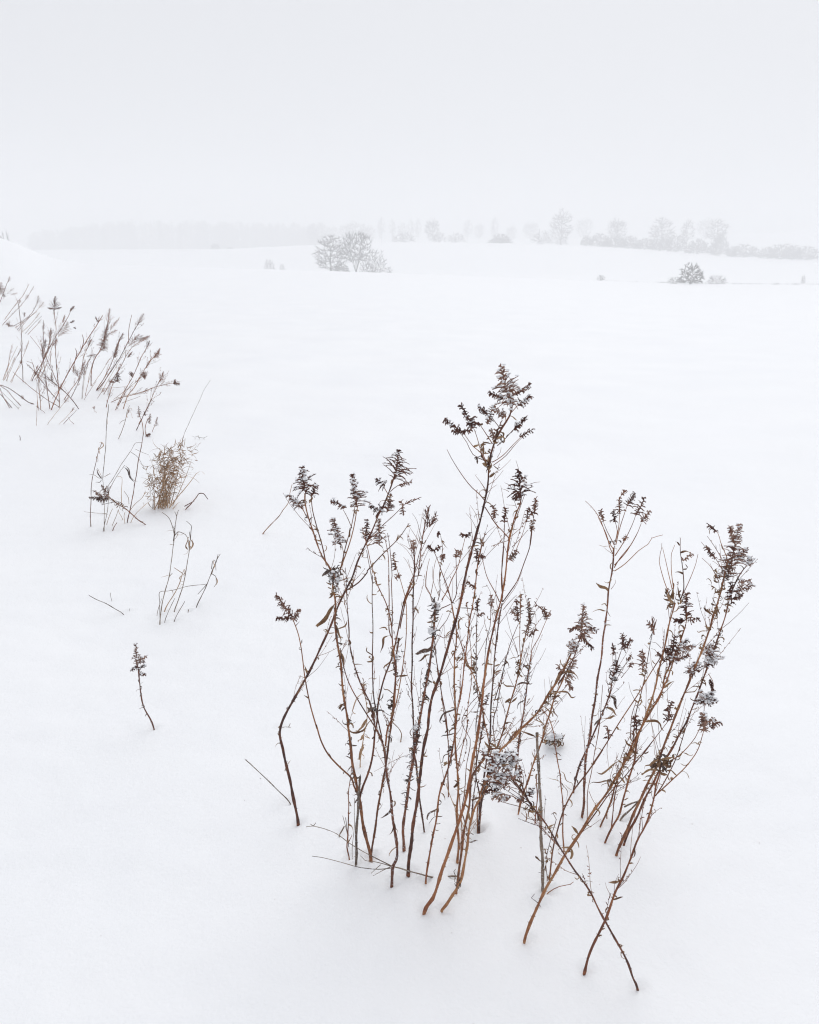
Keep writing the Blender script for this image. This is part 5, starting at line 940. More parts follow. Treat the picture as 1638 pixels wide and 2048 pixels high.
# ================================================================== upper left: the far cluster on the bank
LC = [  # label, points, width, material, heads, extras
 ('tall weed with the darkest star-shaped head in the far-left cluster', [(512, 1232), (510, 1150), (500, 1000), (485, 850), (480, 700), (482, 560), (470, 400)], 3.2, 'red', (((475, 275), (468, 400), 90, 1.2, .1), ((415, 370), (460, 380), 30, .8, 0), ((530, 365), (480, 380), 30, .8, 0)), ()),
 ('straight reddish stem leaning steeply up to a bare tip, longest of the far-left cluster', [(440, 1250), (490, 1130), (540, 1020), (620, 870), (700, 730), (760, 630), (820, 540), (885, 435)], 4.2, 'red', (((825, 450), (850, 500), 40, .6, 0),), ([(700, 730), (720, 660), (710, 600)], [(640, 850), (660, 760), (650, 720)])),
 ('dense dark furry spike leaning right in the far-left cluster', [(785, 1040), (790, 900), (820, 800), (860, 740), (890, 660), (915, 560), (935, 480)], 4.2, 'red', (((945, 375), (930, 520), 90, 1.0, 0), ((930, 500), (880, 740), 85, 2.4, 0), ((1030, 455), (950, 560), 60, .9, 0), ((750, 790), (830, 770), 50, .7, 0), ((1010, 560), (930, 600), 60, .7, 0)), ()),
 ('dark knobbly spike beside the dense furry one', [(830, 1080), (900, 970), (960, 850), (990, 760), (1010, 690), (1040, 620)], 3.4, 'red', (((1060, 590), (1030, 660), 60, .6, 0), ((1030, 640), (985, 800), 40, 2.2, 0)), ()),
 ('tall loose-headed weed with a wide airy spray, near the middle right of the far-left cluster', [(835, 1085), (900, 1000), (980, 880), (1050, 770), (1110, 650), (1160, 560), (1200, 490)], 3.4, 'red', (((1240, 420), (1180, 520), 80, .8, 0), ((1290, 620), (1150, 640), 90, .9, 0), ((1200, 600), (1110, 700), 100, .8, 0)), ([(1110, 680), (1110, 560), (1135, 430)],)),
 ('weed with a forked spray halfway up its thin stem in the far-left cluster', [(895, 1115), (960, 1000), (1040, 880), (1090, 780), (1160, 690), (1260, 640)], 2.8, 'tan', (((1290, 610), (1200, 660), 60, .7, 0), ((1140, 750), (1100, 800), 40, .9, 0)), ()),
 ('upright thin stalk with bushy brown leaves at mid-height, standing nearest the open snow', [(915, 1225), (940, 1130), (970, 1030), (1000, 960), (1030, 900)], 3.2, 'red', (((1020, 930), (1000, 1010), 75, 1.5, 0), ((940, 1000), (990, 1010), 50, .9, 0)), ()),
 ('long weed with a compact dark tip leaning right, second from the edge of the cluster', [(1065, 1240), (1100, 1130), (1160, 1050), (1210, 960), (1260, 880), (1310, 810), (1350, 770)], 3.6, 'tan', (((1380, 720), (1330, 800), 55, 1.5, 0), ((1310, 790), (1260, 890), 35, 1.4, 0), ((1240, 930), (1250, 990), 90, 1.4, .2)), ()),
 ('tall thin weed with a bare swaying tip and a small spiky rosette', [(995, 1250), (1040, 1150), (1100, 1040), (1160, 930), (1210, 810), (1250, 740), (1275, 690)], 3.2, 'red', (((1130, 930), (1140, 970), 60, 1.0, 0), ((1290, 655), (1270, 710), 30, .8, 0)), ()),
 ('nearly level long stem ending in a small dark star, pointing away from the cluster', [(960, 1183), (1060, 1140), (1180, 1110), (1300, 1065), (1400, 1035), (1490, 1020)], 2.8, 'tan', (((1545, 1025), (1490, 1020), 60, 1.2, .1), ((1510, 990), (1500, 1030), 40, 1, 0)), ()),
 ('thin stem crossing the level one and ending in a feather of seeds', [(1195, 1375), (1250, 1270), (1300, 1160), (1350, 1050), (1390, 980)], 2.8, 'twig', (((1410, 920), (1380, 1010), 70, .8, 0),), ()),
 ('slanting stem that crosses the foot of the longest reddish one', [(678, 1242), (620, 1160), (540, 1075), (480, 1030), (400, 960), (330, 900)], 3.4, 'red', (((445, 930), (450, 1010), 40, 1.2, 0),), ()),
 ('stiff stem rising from near the cluster middle to a mid-height tuft', [(550, 1165), (600, 1090), (660, 1010), (700, 920), (720, 800), (760, 700), (790, 640)], 2.8, 'tan', (((780, 620), (760, 700), 50, .5, 0), ((720, 850), (700, 930), 60, .6, 0)), ()),
 ('tan stem with twiggy sprays through the cluster middle', [(610, 1150), (660, 1050), (690, 970), (740, 870), (790, 780)], 2.6, 'tan', (((650, 900), (680, 970), 70, .6, 0), ((640, 860), (630, 930), 50, .9, 0)), ()),
 ('dark upright stem with a leafy middle, left of the reddish long one', [(430, 1240), (410, 1100), (385, 900), (370, 780), (362, 690)], 3.4, 'dark', (((362, 680), (370, 800), 40, 1.0, 0), ((395, 640), (385, 720), 60, .7, 0)), ()),
 ('twig-tipped stem fanning left out of the cluster centre', [(520, 1080), (470, 960), (430, 870), (400, 800), (380, 700), (370, 520)], 2.6, 'twig', (((375, 480), (375, 560), 40, .5, 0),), ([(400, 800), (330, 700), (260, 610)], [(430, 870), (440, 700), (420, 560)])),
 ('orange stem carrying a dense mid-size spray above the cluster', [(275, 1000), (310, 930), (360, 850), (400, 770), (440, 690), (480, 620), (530, 540)], 3.2, 'tan', (((590, 500), (500, 620), 130, 1.0, 0), ((560, 430), (540, 500), 40, 1.0, 0), ((640, 355), (600, 400), 45, 1.3, .1), ((640, 480), (600, 500), 35, .8, 0), ((650, 545), (630, 540), 25, .8, 0)), ([(540, 530), (590, 440), (615, 380)],)),
 ('orange twin of the spray-bearing stem, crossing it low down', [(320, 980), (350, 900), (380, 800), (420, 700), (430, 600), (440, 540)], 3, 'tan', (((440, 560), (430, 640), 80, .8, 0), ((490, 650), (450, 700), 60, .8, 0)), ()),
 ('dark wavy stem standing a little apart at the left of the cluster', [(198, 1010), (195, 900), (185, 800), (188, 680), (180, 520), (165, 380), (165, 300)], 3, 'dark', (((185, 820), (180, 860), 40, .7, 0),), ()),
 ('long straight stem fallen low across the front of the left cluster', [(515, 1228), (420, 1170), (320, 1100), (210, 1010), (110, 920)], 2.8, 'red', (), ()),
 ('thin straight stem standing upright in front of the left cluster', [(352, 1245), (345, 1150), (335, 1050), (330, 950)], 2.6, 'red', (), ()),
 ('reddish stem slanting through the left part of the cluster', [(510, 1180), (430, 1090), (360, 1000), (300, 920), (260, 880)], 2.8, 'red', (((310, 920), (300, 960), 50, .9, 0),), ([(300, 920), (280, 850), (230, 830)],)),
 ('dark stem fallen flat at the left edge with small dried pods', [(292, 1200), (240, 1180), (160, 1120), (80, 1065), (0, 1035)], 4, 'dark', (((190, 1130), (200, 1160), 40, .6, 0),), ()),
 ('second flat stem at the left edge, below the pod-bearing one', [(180, 1215), (120, 1150), (60, 1080), (0, 1040)], 3, 'dark', (), ()),
 ('short flat reddish stem at the left edge, lowest of the fallen ones', [(100, 1230), (60, 1180), (0, 1110)], 3.6, 'dark', (), ([(85, 1235), (30, 1140), (0, 1060)],)),
 ('faint stem fallen beside the reddish one at the left edge', [(160, 1243), (100, 1180), (0, 1080)], 1.8, 'grey', (), ()),
 ('leaning pale stem with a tuft, back row above the left cluster', [(40, 470), (90, 400), (150, 320), (200, 260), (250, 165)], 2.2, 'twig', (((245, 260), (220, 300), 50, .8, 0),), ()),
 ('pale twin stem in the back row, crossing the tufted one', [(20, 520), (90, 440), (170, 360), (240, 270), (295, 180)], 2, 'twig', (((175, 300), (170, 330), 30, .7, 0),), ()),
 ('low slanting stem with grey tufts in the back row', [(110, 530), (200, 480), (270, 420), (310, 350), (330, 300)], 2.2, 'twig', (((335, 265), (320, 340), 60, .9, 0), ((375, 320), (330, 380), 80, .8, 0), ((210, 410), (210, 450), 45, 1.0, 0)), ()),
 ('dark-tufted weed cut by the left edge of the view, farthest up the bank', [(0, 320), (30, 240), (60, 160), (80, 120)], 2.6, 'twig', (((85, 95), (70, 150), 40, 1.2, 0), ((120, 200), (60, 250), 60, .9, 0), ((40, 270), (20, 240), 60, 1.2, 0), ((150, 240), (90, 260), 45, .9, 0)), ()),
 ('tan tufted weed at the left edge beside the dark-tufted one', [(-20, 300), (0, 220), (10, 180)], 3, 'tan', (((10, 150), (0, 260), 90, 1.6, .2), ((40, 200), (0, 240), 60, .9, .2)), ()),
 ('small grass with low brown tuft in the back row', [(75, 535), (72, 515), (80, 500)], 2.4, 'straw', (((60, 505), (90, 530), 60, 1.2, 0), ((110, 520), (70, 530), 40, 1, 0)), ()),
]
for i, (lab, pts, wd, mt, hs, brs) in enumerate(LC):
    p = plant(lab, [('L1', pts)], wd * .66, wd * .36, mt, 'weed_stalk', 'dead weed', lean=0, curls=.25, stub=.25)
    for b in brs: branch(p, [('L1', b)], wd * .5, wd * .3, 'twig', stub=0)
    for tp, bs, ww, dn, sn_ in hs: head(p, 'L1', tp, bs, ww, dn * (3.0 if dn < 1.45 else .8), sn_, fl=2.6 if dn < 1.45 else 2.2, st=1.0 if dn < 1.45 else 3.0, wisp=dn < 1.45)
rg = random.Random(5)
def GLf(b):
    if b[1] < 700: return 'fine bare straw slanting in the back row of the left cluster'
    if b[0] < 150 and b[1] < 1100: return 'fine bare straw in the fan at the left edge below the dark wavy stem'
    if b[1] > 1220 and b[1] < 1400 and b[0] < 900: return 'fine straw poking from the snow just below the left cluster'
    if b[0] < 600: return 'fine bare straw among the crossing orange stems of the left cluster'
    if b[0] < 800: return 'fine bare straw behind the furry dark spike of the left cluster'
    return 'fine bare straw in the outer half of the left cluster beside open snow'
for b, t in (((25, 990), (90, 780)), ((30, 1000), (150, 700)), ((55, 1000), (180, 720)), ((60, 1005), (100, 690)), ((90, 1010), (250, 660)), ((40, 990), (130, 800)), ((100, 1015), (190, 850)), ((705, 1155), (730, 900)), ((712, 1150), (760, 820)), ((725, 1165), (830, 1000)), ((735, 1130), (790, 930)), ((790, 1045), (950, 800)), ((760, 1010), (800, 840)), ((845, 1090), (960, 900)), ((860, 1080), (1010, 800)), ((870, 1100), (1080, 740)), ((840, 1150), (900, 1080)), ((1010, 1240), (1080, 1100)), ((1020, 1210), (1150, 1000)), ((980, 1160), (1230, 960)), ((970, 1105), (1040, 1160)), ((860, 1070), (1090, 1048)), ((1000, 1150), (1280, 1085)), ((1050, 1190), (1210, 1130)), ((410, 1375), (600, 1130)), ((315, 1379), (322, 1150)), ((505, 1379), (640, 1240)), ((545, 1375), (660, 1250)), ((390, 1278), (320, 1225)), ((640, 1372), (590, 1310)), ((830, 1270), (810, 1235)), ((130, 545), (320, 400)), ((160, 570), (330, 380)), ((190, 580), (340, 420)), ((220, 590), (360, 440)), ((150, 560), (260, 440)), ((240, 600), (350, 480)), ((265, 995), (330, 870)), ((300, 990), (400, 800)), ((340, 980), (450, 760)), ((365, 960), (460, 680)), ((450, 1150), (540, 1020)), ((470, 1110), (570, 1000)), ((330, 1250), (318, 1000)), ((925, 1375), (936, 1230)), ((1070, 1375), (1110, 1250))):
    mx = (b[0] + t[0]) / 2 + rg.uniform(-12, 12); my = (b[1] + t[1]) / 2 + rg.uniform(-8, 8)
    p = plant(GLf(b), [('L1', [b, (mx, my), t])], rg.uniform(.9, 1.5), .7, rg.choice(('twig', 'tan', 'straw', 'red')), 'weed_straw', 'dry straw', lean=0, stub=.15, group=GLf(b).replace('fine', 'the fine').replace('straw', 'straws', 1), seed=rg.randint(1, 99999))
    if rg.random() < .45: head(p, 'L1', (t[0] + rg.uniform(-5, 12), t[1] - 10), ((b[0] + 3 * t[0]) / 4, (b[1] + 3 * t[1]) / 4), rg.uniform(25, 50), .9, 0, fl=3.0, st=1.6, wisp=True)
# small plants between cluster and tuft
simple('small drooping-tipped reed below the far-left cluster', 'L2', [(808, 513), (835, 450), (860, 370), (875, 300), (890, 265)], 2, 'grey', 'reed', 'dry reed', lv=(((875, 300), (910, 350), .6), ((880, 280), (905, 300), .6), ((870, 310), (872, 350), .6)), br=([(860, 370), (835, 380), (815, 402)],))
simple('little dark-tufted weed right of the drooping reed', 'L2', [(992, 470), (985, 400), (965, 340), (958, 300)], 2.2, 'twig', heads=(((958, 270), (965, 350), 40, 1.0, 0),))
simple('twin-tufted weed with dark pods low in the snow', 'L2', [(1015, 495), (1005, 440), (1020, 380), (1040, 350)], 2.2, 'twig', heads=(((1045, 325), (1035, 400), 40, 1.0, 0), ((1000, 310), (1010, 340), 30, 1, 0), ((1045, 475), (1015, 490), 40, 1.2, 0)))
simple('slim dark straight stem leaning through the small tufted weeds', 'L2', [(940, 450), (980, 370), (1020, 290), (1055, 215)], 2.4, 'dark')
simple('pale wispy sprig beside the twin-tufted weed', 'L2', [(1060, 460), (1080, 410), (1095, 350)], 1.6, 'twig', heads=(((1098, 350), (1085, 420), 40, .5, 0),))
simple('short vertical stub far out at the left', 'L2', [(76, 525), (76, 505), (73, 488)], 2.2, 'dark', 'fallen_straw', 'straw')

def seed_litter():
    mb = MB(); rg = random.Random(9)
    for i in range(70):
        x, y = rg.gauss(.25, .5), rg.gauss(1.9, .45)
        if i % 3 == 0: x, y = rg.gauss(-1.6, .8), rg.gauss(4.5, 1.2)
        z = ground(x, y) + .0008
        mb.tuft(Vector((x, y, z)), Vector((rg.uniform(-1, 1), rg.uniform(-1, 1), .12)).normalized(), rg.uniform(.002, .006), .0007)
    o = mb.build('seed_litter', M['head'], kind='stuff', smooth=False); o['label'] = 'tiny fallen seeds scattered on the snow around the weeds'; o['category'] = 'seeds'
seed_litter()
build_ground()
# ================================================================== distant trees in the falling snow
def skeleton(rg, starts, inside, n, up=.3, kinks=.05):
    """branch skeleton filling an envelope; returns nodes, parent index, radius"""
    N = [Vector(s) for s in starts[0]]; par = list(starts[1])
    arr = np.array([tuple(v) for v in N]); 
    tg = []
    while len(tg) < n:
        p = inside(rg)
        if p is not None: tg.append(p)
    c = N[-1]
    tg.sort(key=lambda p: min((p - N[k]).length for k in range(len(N))))
    plen = np.array([0.0] * len(N))
    for i in range(1, len(N)):
        if par[i] >= 0: plen[i] = plen[par[i]] + (N[i] - N[par[i]]).length
    for p in tg:
        d = np.linalg.norm(arr - np.array(tuple(p)), axis=1)
        below = np.maximum(0, arr[:, 2] - p.z) * up * 3
        cost = d + .25 * plen + below
        j = int(np.argmin(cost)); q = N[j]; L = (p - q).length
        k = max(1, int(L / .8)); last = j
        for a in range(1, k + 1):
            t = a / k; w = q.lerp(p, t) + Vector((0, 0, -up * .25 * L * math.sin(math.pi * t))) + rv(rg) * (kinks * L * (1 if a < k else 0))
            N.append(w); par.append(last); arr = np.vstack([arr, np.array(tuple(w))]); plen = np.append(plen, plen[last] + L / k); last = len(N) - 1
    rad2 = [0.0] * len(N); kids = [0] * len(N)
    for i in range(len(N) - 1, 0, -1):
        if par[i] >= 0: kids[par[i]] += 1
    R0 = .014
    for i in range(len(N) - 1, -1, -1):
        if kids[i] == 0: rad2[i] = R0 ** 2.2
        if par[i] >= 0: rad2[par[i]] += rad2[i]
    return N, par, [r ** (1 / 2.2) for r in rad2], kids
def tree_mesh(name, rg, kind, h, w, n, tw, twl=.7, twr=.011, trunk_h=.3):
    if kind == 'round':          # single trunk, rounded crown
        th = h * trunk_h; st = ([(0, 0, -.6), (0, 0, th * .5), (rg.uniform(-.1, .1), 0, th), (rg.uniform(-.2, .2), 0, h * .6), (rg.uniform(-.2, .2), 0, h * .8)], [-1, 0, 1, 2, 3])
        def ins(r_):
            p = Vector((r_.uniform(-1, 1), r_.uniform(-1, 1), r_.uniform(-1, 1)))
            if p.length > 1 or p.length < .25: return None
            zc = (h + th * .8) / 2; q = Vector((p.x * w / 2, p.y * w / 2, zc + p.z * (h - zc)))
            if noise.noise(q * .35 + Vector((n, h, 0))) < -.2: return None
            return q
    elif kind == 'vase':         # many stems fanning from one foot
        st_n, st_p = [(0, 0, -.4), (0, 0, .2)], [-1, 0]
        for k in range(8):
            az = k * 2.4; r_ = w * .5 * (.25 + .5 * (k % 4) / 3)
            st_n.append((math.cos(az) * r_ * .3, math.sin(az) * r_ * .3, h * .3)); st_p.append(1)
            st_n.append((math.cos(az) * r_ * .8, math.sin(az) * r_ * .8, h * .6)); st_p.append(len(st_n) - 2)
        st = (st_n, st_p)
        def ins(r_):
            z = r_.uniform(.34, 1.0); rr = w / 2 * (.55 + .5 * z) * math.sqrt(max(0, 1 - ((z - .6) / .42) ** 2)) if z > .6 else w / 2 * (.4 + .8 * z)
            a = r_.uniform(0, 6.28); q = rr * math.sqrt(r_.random())
            return Vector((math.cos(a) * q, math.sin(a) * q, z * h))
    else:                        # shrub: dome right from the ground
        st_n, st_p = [(0, 0, -.4), (0, 0, .1)], [-1, 0]
        for k in range(9):
            az = k * 2.4; r_ = w * (.10 + .025 * k); st_n.append((math.cos(az) * r_, math.sin(az) * r_ * .8, h * (.42 - .03 * k))); st_p.append(1)
        st = (st_n, st_p)
        def ins(r_):
            p = Vector((r_.uniform(-1, 1), r_.uniform(-1, 1), r_.uniform(0, 1)))
            if p.length > 1 or p.length < .3: return None
            if noise.noise(p * 2.2 + Vector((n, h, w))) < -.9: return None
            zz = p.z * .93 + .07
            return Vector((p.x * w / 2, p.y * w / 2, zz * h))
    N, par, rad, kids = skeleton(rg, st, ins, n, up=.35 if kind != 'round' else .25)
    trunk, crown = MB(), MB()
    big = .05 * h / 12
    for i in range(1, len(N)):
        j = par[i]
        if j < 0 or (N[i] - N[j]).length < 1e-4: continue
        tgt = trunk if (rad[i] > big or i < len(st[0])) else crown
        k = .55 if kind == 'shrub' else 1.15
        tgt.tube([N[j], N[i]], [max(twr, rad[j] * k if rad[j] < rad[i] * 2.2 else rad[i] * k), max(twr, rad[i] * k)], 5 if tgt is trunk else 3, False)
        if rad[i] < big * 1.2:
            for _ in range(tw):
                d0 = (N[i] - N[j]).normalized(); rad_ = Vector((N[i].x, N[i].y, (N[i].z - h * .45) * .9)).normalized(); d = (d0 * 1.3 + rad_ * .55 + rv(rg) * .5 + Vector((0, 0, .25))).normalized()
                L = twl * rg.uniform(.5, 1.3); p = N[j].lerp(N[i], rg.random())
                if (p + d * L).z < .05: continue
                crown.spike(p, d, L, twr)
    return trunk.mesh(name + '_trunk', M['far']), crown.mesh(name + '_crown', M['far'], smooth=False)
rt = random.Random(77)
PROTO = {
 'round': tree_mesh('round_tree', rt, 'round', 10, 8.2, 330, 10, 1.3, .022, .06),
 'vase': tree_mesh('vase_tree', rt, 'vase', 10, 12, 330, 10, 1.4, .022),
 'sprawl': tree_mesh('sprawling_tree', rt, 'shrub', 6.5, 7, 160, 9, 1.0, .019),
 'shrub': tree_mesh('shrub', rt, 'shrub', 4, 4.6, 300, 16, .55, .019),
 'tall': tree_mesh('tall_tree', rt, 'round', 17, 10.5, 330, 9, 1.9, .026, .12),
 'oak': tree_mesh('oak_tree', rt, 'round', 14, 11, 300, 9, 1.8, .026, .30),
 'slim': tree_mesh('slim_tree', rt, 'round', 14, 6.5, 220, 9, 1.5, .022, .3),
 'sprawl2': tree_mesh('open_bush', rt, 'shrub', 5, 8, 150, 9, 1.1, .026),
 'bush': tree_mesh('bush', rt, 'shrub', 5, 8, 340, 12, 1.0, .034),
 'bush2': tree_mesh('round_bush', rt, 'shrub', 6, 8.5, 340, 12, 1.0, .034),
}
PH = {'round': (10, 8.2), 'vase': (10, 12), 'sprawl': (6.5, 7), 'shrub': (4, 4.6), 'tall': (17, 10.5), 'oak': (14, 11), 'slim': (14, 6.5), 'bush': (5, 8), 'sprawl2': (5, 8), 'bush2': (6, 8.5)}
def solve_y(u, v):
    p, t = on_ground(u, v); return p
def far_plant(kind, name, label, cat, u, vtop, vbase, wpx, Y, rot=0, group=None, sink=0.0):
    if kind in ('bush', 'bush2') and u > 1160: wpx *= 1.25; vtop -= 2
    if kind in ('bush', 'bush2') and 700 < u < 1160 and name != 'peaked_bush': kind = 'sprawl2'; wpx *= 1.1; vtop -= 1
    base, _ = at_y(u, vbase, Y); x = base.x; z = ground(x, Y)
    top, t = at_y(u, vtop, Y); h = top.z - z; wd = wpx * t / FPX
    root = empty(name, (x, Y, z), label, cat, group); root.rotation_euler.z = rot
    ph, pw = PH[kind]; tr, cr = PROTO[kind]
    for nm, me in (('trunk', tr), ('crown', cr)):
        if not me.polygons: continue
        o = bpy.data.objects.new(nm, me); COL.objects.link(o); o.parent = root; o.scale = (wd / pw * 1.0, wd / pw, h / ph)
    return root
# tree group in the hollow
far_plant('round', 'bare_tree', 'bare round-crowned tree, densest of the group of trees in the mid-field hollow', 'tree', 662, 470, 541, 64, 182, .3)
far_plant('vase', 'bare_tree', 'bare many-stemmed tree fanning out from one foot beside the round-crowned tree', 'tree', 712, 468, 541.5, 78, 184, 1.2)
far_plant('sprawl', 'bare_tree', 'smaller bare tree at the open end of the mid-field group', 'tree', 752, 495, 542, 48, 181, 2.1)
far_plant('sprawl', 'bare_shrub', 'thin low shrub filling the gap under the fanning tree', 'shrub', 733, 515, 542, 30, 180, .5)
far_plant('shrub', 'bare_shrub', 'low scrub at the foot of the round-crowned tree', 'shrub', 680, 527, 541, 40, 180, 2.2)
far_plant('sprawl', 'bare_shrub', 'tiny twiggy shrub trailing from the end of the tree group', 'shrub', 778, 532, 543, 16, 180, 2.6)
far_plant('sprawl', 'bare_shrub', 'small pale shrub alone on the slope left of the tree group', 'shrub', 539, 517, 534, 22, 196, .9)
far_plant('sprawl', 'bare_shrub', 'tiny dim bush right beside the small pale shrub', 'shrub', 564, 527, 535, 12, 194, 1.9)
# lone round shrub and scrub in the shallow ditch
far_plant('shrub', 'round_shrub', 'round dense shrub alone in the nearer field, darkest of the distant plants', 'shrub', 1380, 525, 566, 50, 122, .2)
far_plant('sprawl', 'round_shrub', 'low scrub skirting the foot of the round dense shrub', 'shrub', 1352, 553, 565, 40, 123, 1.4)
far_plant('sprawl', 'low_shrub', 'low flat shrub just right of the round dense shrub', 'shrub', 1433, 549, 564, 42, 126, 1.1)
far_plant('sprawl', 'low_shrub', 'tiny lone mound of twigs left of the round dense shrub', 'shrub', 1202, 549, 559, 18, 130, 2.1)
far_plant('sprawl', 'small_shrub', 'tiny upright shrub at the end of the ditch weeds', 'shrub', 1607, 549, 557, 9, 132, .4)
def ditch():
    mb = MB(); rg = random.Random(4)
    for i in range(900):
        u = 1200 + 440 * rg.random() ** .75; dens = .42 + 1.3 * noise.noise(Vector((u * .075, 0, 4)))
        if rg.random() > dens * (1 if u > 1320 else .35): continue
        v = interp(u, [(1200, 559), (1380, 563), (1460, 559), (1638, 556)]) + rg.uniform(-1.5, 1.5)
        Y = 128 + rg.uniform(-2, 4); p, _ = at_y(u, v, Y); p.z = ground(p.x, p.y)
        for _ in range(3): mb.spike(p + Vector((rg.uniform(-.3, .3), 0, -.05)), (Vector((rg.gauss(0, .4), rg.gauss(0, .4), 1))).normalized(), rg.uniform(.10, .38), .010)
    o = mb.build('weeds', M['far'], kind='stuff'); o['label'] = 'thin broken line of dead weeds along the shallow ditch in the field'; o['category'] = 'weeds'
ditch()
# hedgerow along the crest
Yc = 338
F_ = far_plant
F_('bush', 'hedge_bush', 'broad faint bush, first of the row of bushes behind the hill crest', 'bush', 808, 466, 486, 48, Yc, .1)
F_('oak', 'bare_tree', 'faint upright tree above the bushes in the middle of the crest', 'tree', 864, 436, 486, 30, Yc + 25, .4)
F_('bush', 'hedge_bush', 'bush under the faint upright tree on the crest', 'bush', 879, 464, 486, 26, Yc, 1)
F_('bush2', 'hedge_bush', 'rounded bush just right of the faint upright tree', 'bush', 912, 466, 486, 36, Yc, 2)
F_('bush2', 'peaked_bush', 'peaked hut-shaped clump standing alone in the middle of the crest', 'bush', 1001, 466, 487, 36, Yc, .6)
F_('bush2', 'peaked_bush', 'low skirt of scrub around the peaked clump on the crest', 'bush', 1000, 475, 487, 50, Yc + 2, 1.6)
F_('bush2', 'hedge_bush', 'round bush at the foot of the tallest crest tree', 'bush', 1085, 461, 490, 42, Yc, 2.4)
F_('tall', 'bare_tree', 'tallest bare tree on the hill crest with a narrow oval crown', 'tree', 1121, 418, 491, 46, Yc, .8)
F_('bush', 'hedge_bush', 'scrub right under the trunk of the tallest crest tree', 'bush', 1122, 476, 491, 26, Yc - 1, 1.8)
F_('bush', 'hedge_bush', 'small separate bush where the hedgerow begins', 'bush', 1173, 474, 493, 20, Yc, 3)
F_('bush2', 'hedge_bush', 'bush between the hedgerow start and the flat-topped tree', 'bush', 1199, 467, 495, 34, Yc, 1)
F_('oak', 'bare_tree', 'flat-topped bare tree with a clear trunk rising from the hedgerow start', 'tree', 1231, 436, 496, 40, Yc, 1.1)
F_('bush', 'hedge_bush', 'hedgerow bush right under the flat-topped tree', 'bush', 1228, 476, 496, 40, Yc - 1, .2)
F_('bush2', 'hedge_bush', 'hedgerow bush right of the flat-topped tree', 'bush', 1257, 472, 498, 34, Yc, 2.2)
F_('bush', 'hedge_bush', 'low hedgerow bush in the dip between two crest trees', 'bush', 1288, 479, 500, 36, Yc, 1.2)
F_('round', 'bare_tree', 'broad bare tree in the middle of the hedgerow', 'tree', 1320, 435, 502, 48, Yc, 2.7)
F_('bush2', 'hedge_bush', 'bush at the foot of the broad hedgerow tree', 'bush', 1320, 478, 502, 36, Yc - 1, 2.8)
F_('bush2', 'hedge_bush', 'bush just right of the broad hedgerow tree', 'bush', 1350, 470, 506, 34, Yc, .3)
F_('slim', 'bare_tree', 'slim bare tree between the two largest hedgerow trees', 'tree', 1371, 440, 507, 28, Yc, .3)
F_('bush', 'hedge_bush', 'bush left of the last tall hedgerow tree', 'bush', 1394, 481, 509, 40, Yc, 1.4)
F_('slim', 'bare_tree', 'last tall bare tree of the hedgerow, leafless to the ground', 'tree', 1429, 438, 513, 42, Yc, 1.7)
F_('bush', 'hedge_bush', 'scrub under the last tall tree of the hedgerow', 'bush', 1436, 472, 513, 32, Yc, 2.4)
F_('bush2', 'hedge_bush', 'umbrella-shaped bush standing clear past the last tall tree', 'bush', 1487, 489, 518, 46, Yc, .9)
F_('bush', 'hedge_bush', 'small bush tucked beside the umbrella-shaped one', 'bush', 1463, 495, 516, 16, Yc, .4)
F_('bush2', 'hedge_bush', 'first of three merged bushes in the outer end of the hedgerow', 'bush', 1534, 494, 520, 34, Yc, 1.9)
F_('bush2', 'hedge_bush', 'highest and middle one of three merged bushes', 'bush', 1562, 488, 521, 44, Yc, 2.9)
F_('bush2', 'hedge_bush', 'last of the three merged bushes', 'bush', 1584, 491, 521, 30, Yc, 3.9)
F_('bush2', 'hedge_bush', 'outermost dark round bush at the end of the hedgerow', 'bush', 1612, 493, 522, 38, Yc, .5)
# on the bank and beyond it
F_('sprawl', 'bare_shrub', 'shrub peeping over the snowy bank at the left edge of the view', 'shrub', 0, 454, 488, 60, 150, .5)
F_('sprawl', 'hedge_bush', 'faint lone bush on the left shoulder of the hill', 'bush', 431, 486, 502, 20, 336, .5)
F_('sprawl', 'hedge_bush', 'smaller faint bush beside the lone one on the left shoulder', 'bush', 461, 494, 501, 12, 336, 1.5)
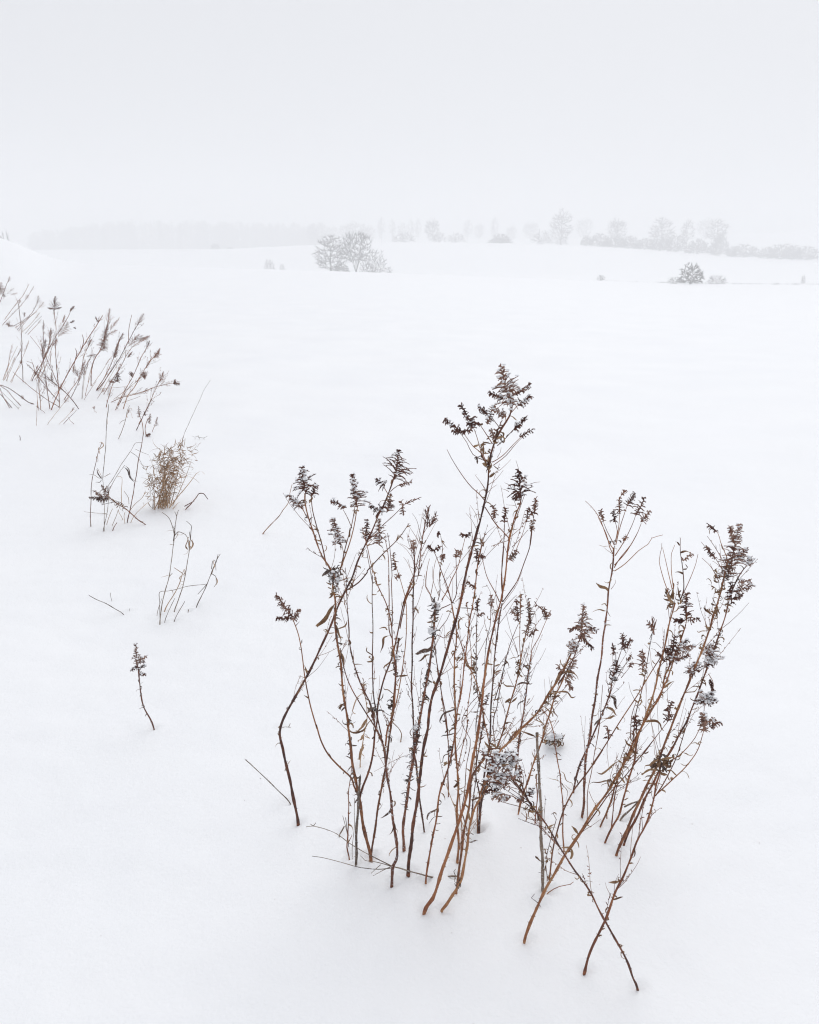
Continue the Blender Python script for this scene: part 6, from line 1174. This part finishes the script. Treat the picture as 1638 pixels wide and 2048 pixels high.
# far trees behind the crest, fading
YB = 490
for lab, u, vt, w_, k in (('ghostly bare tree behind the mid-field group, leftmost of the fading row', 628, 446, 26, 'slim'), ('ghostly bare tree in the fading row just above the round-crowned tree', 643, 444, 28, 'slim'),
        ('ghostly low crown filling the fading row above the tree group', 664, 450, 26, 'oak'), ('broad ghostly crown above the fanning tree', 712, 441, 46, 'oak'), ('ghostly crown to the left of the broad faint one', 692, 446, 30, 'oak'), ('ghostly crown to the right of the broad faint one', 735, 450, 34, 'oak'),
        ('faint slim trunk standing right after the fading row', 763, 434, 16, 'slim'), ('second faint slim trunk after the fading row', 785, 438, 14, 'slim'), ('faint tree above the broad first bush', 806, 446, 22, 'slim'), ('faint thin tree right above the gap before the upright tree', 822, 438, 14, 'slim'), ('faint thin twin left of the upright tree', 836, 437, 14, 'slim'),
        ('fading tree well right of the upright tree', 935, 440, 20, 'slim'), ('fading low tree before the peaked clump', 958, 446, 22, 'oak'), ('thin fading tree above the peaked clump', 988, 434, 16, 'slim'), ('fading tree past the peaked clump', 1022, 450, 22, 'oak'), ('broad fading crown left of the tallest crest tree', 1060, 442, 34, 'oak'),
        ('dim crown behind and right of the tallest crest tree', 1166, 434, 34, 'oak'), ('dim crown left of the last tall hedgerow tree', 1408, 434, 34, 'oak')):
    F_(k, 'faded_tree', lab, 'tree', u, vt, 492, w_, YB + (u % 7) * 3, u * .7)
# the wood across the valley, one mass
def wood():
    mb = MB(); rg = random.Random(12)
    for i in range(520):
        u = rg.uniform(60, 640); Y = rg.uniform(570, 660)
        vt = interp(u, [(60, 470), (110, 458), (200, 449), (260, 443), (400, 444), (480, 447), (560, 450), (640, 452)]) + rg.uniform(-4, 14)
        top, t = at_y(u, vt, Y); x = top.x; z0 = ground(x, Y) - 1; z1 = top.z; w_ = rg.uniform(3.5, 6)
        mb.tube([Vector((x, Y, z0)), Vector((x, Y, z1))], [.25, .05], 4, False)
        for k in range(80):
            z = z0 + (z1 - z0) * rg.random(); r = w_ * (1 - (z - z0) / (z1 - z0 + 1)) ** .5
            a = rg.uniform(0, 6.28); p = Vector((x + math.cos(a) * r * rg.random(), Y + math.sin(a) * r * rg.random(), z))
            mb.spike(p, (rv(rg) + Vector((0, 0, .5))).normalized(), rg.uniform(1.4, 3.0), .18)
    o = mb.build('woods', M['far'], kind='stuff', smooth=False); o['label'] = 'long grey wood across the valley, nearly lost in the falling snow'; o['category'] = 'woods'
wood()
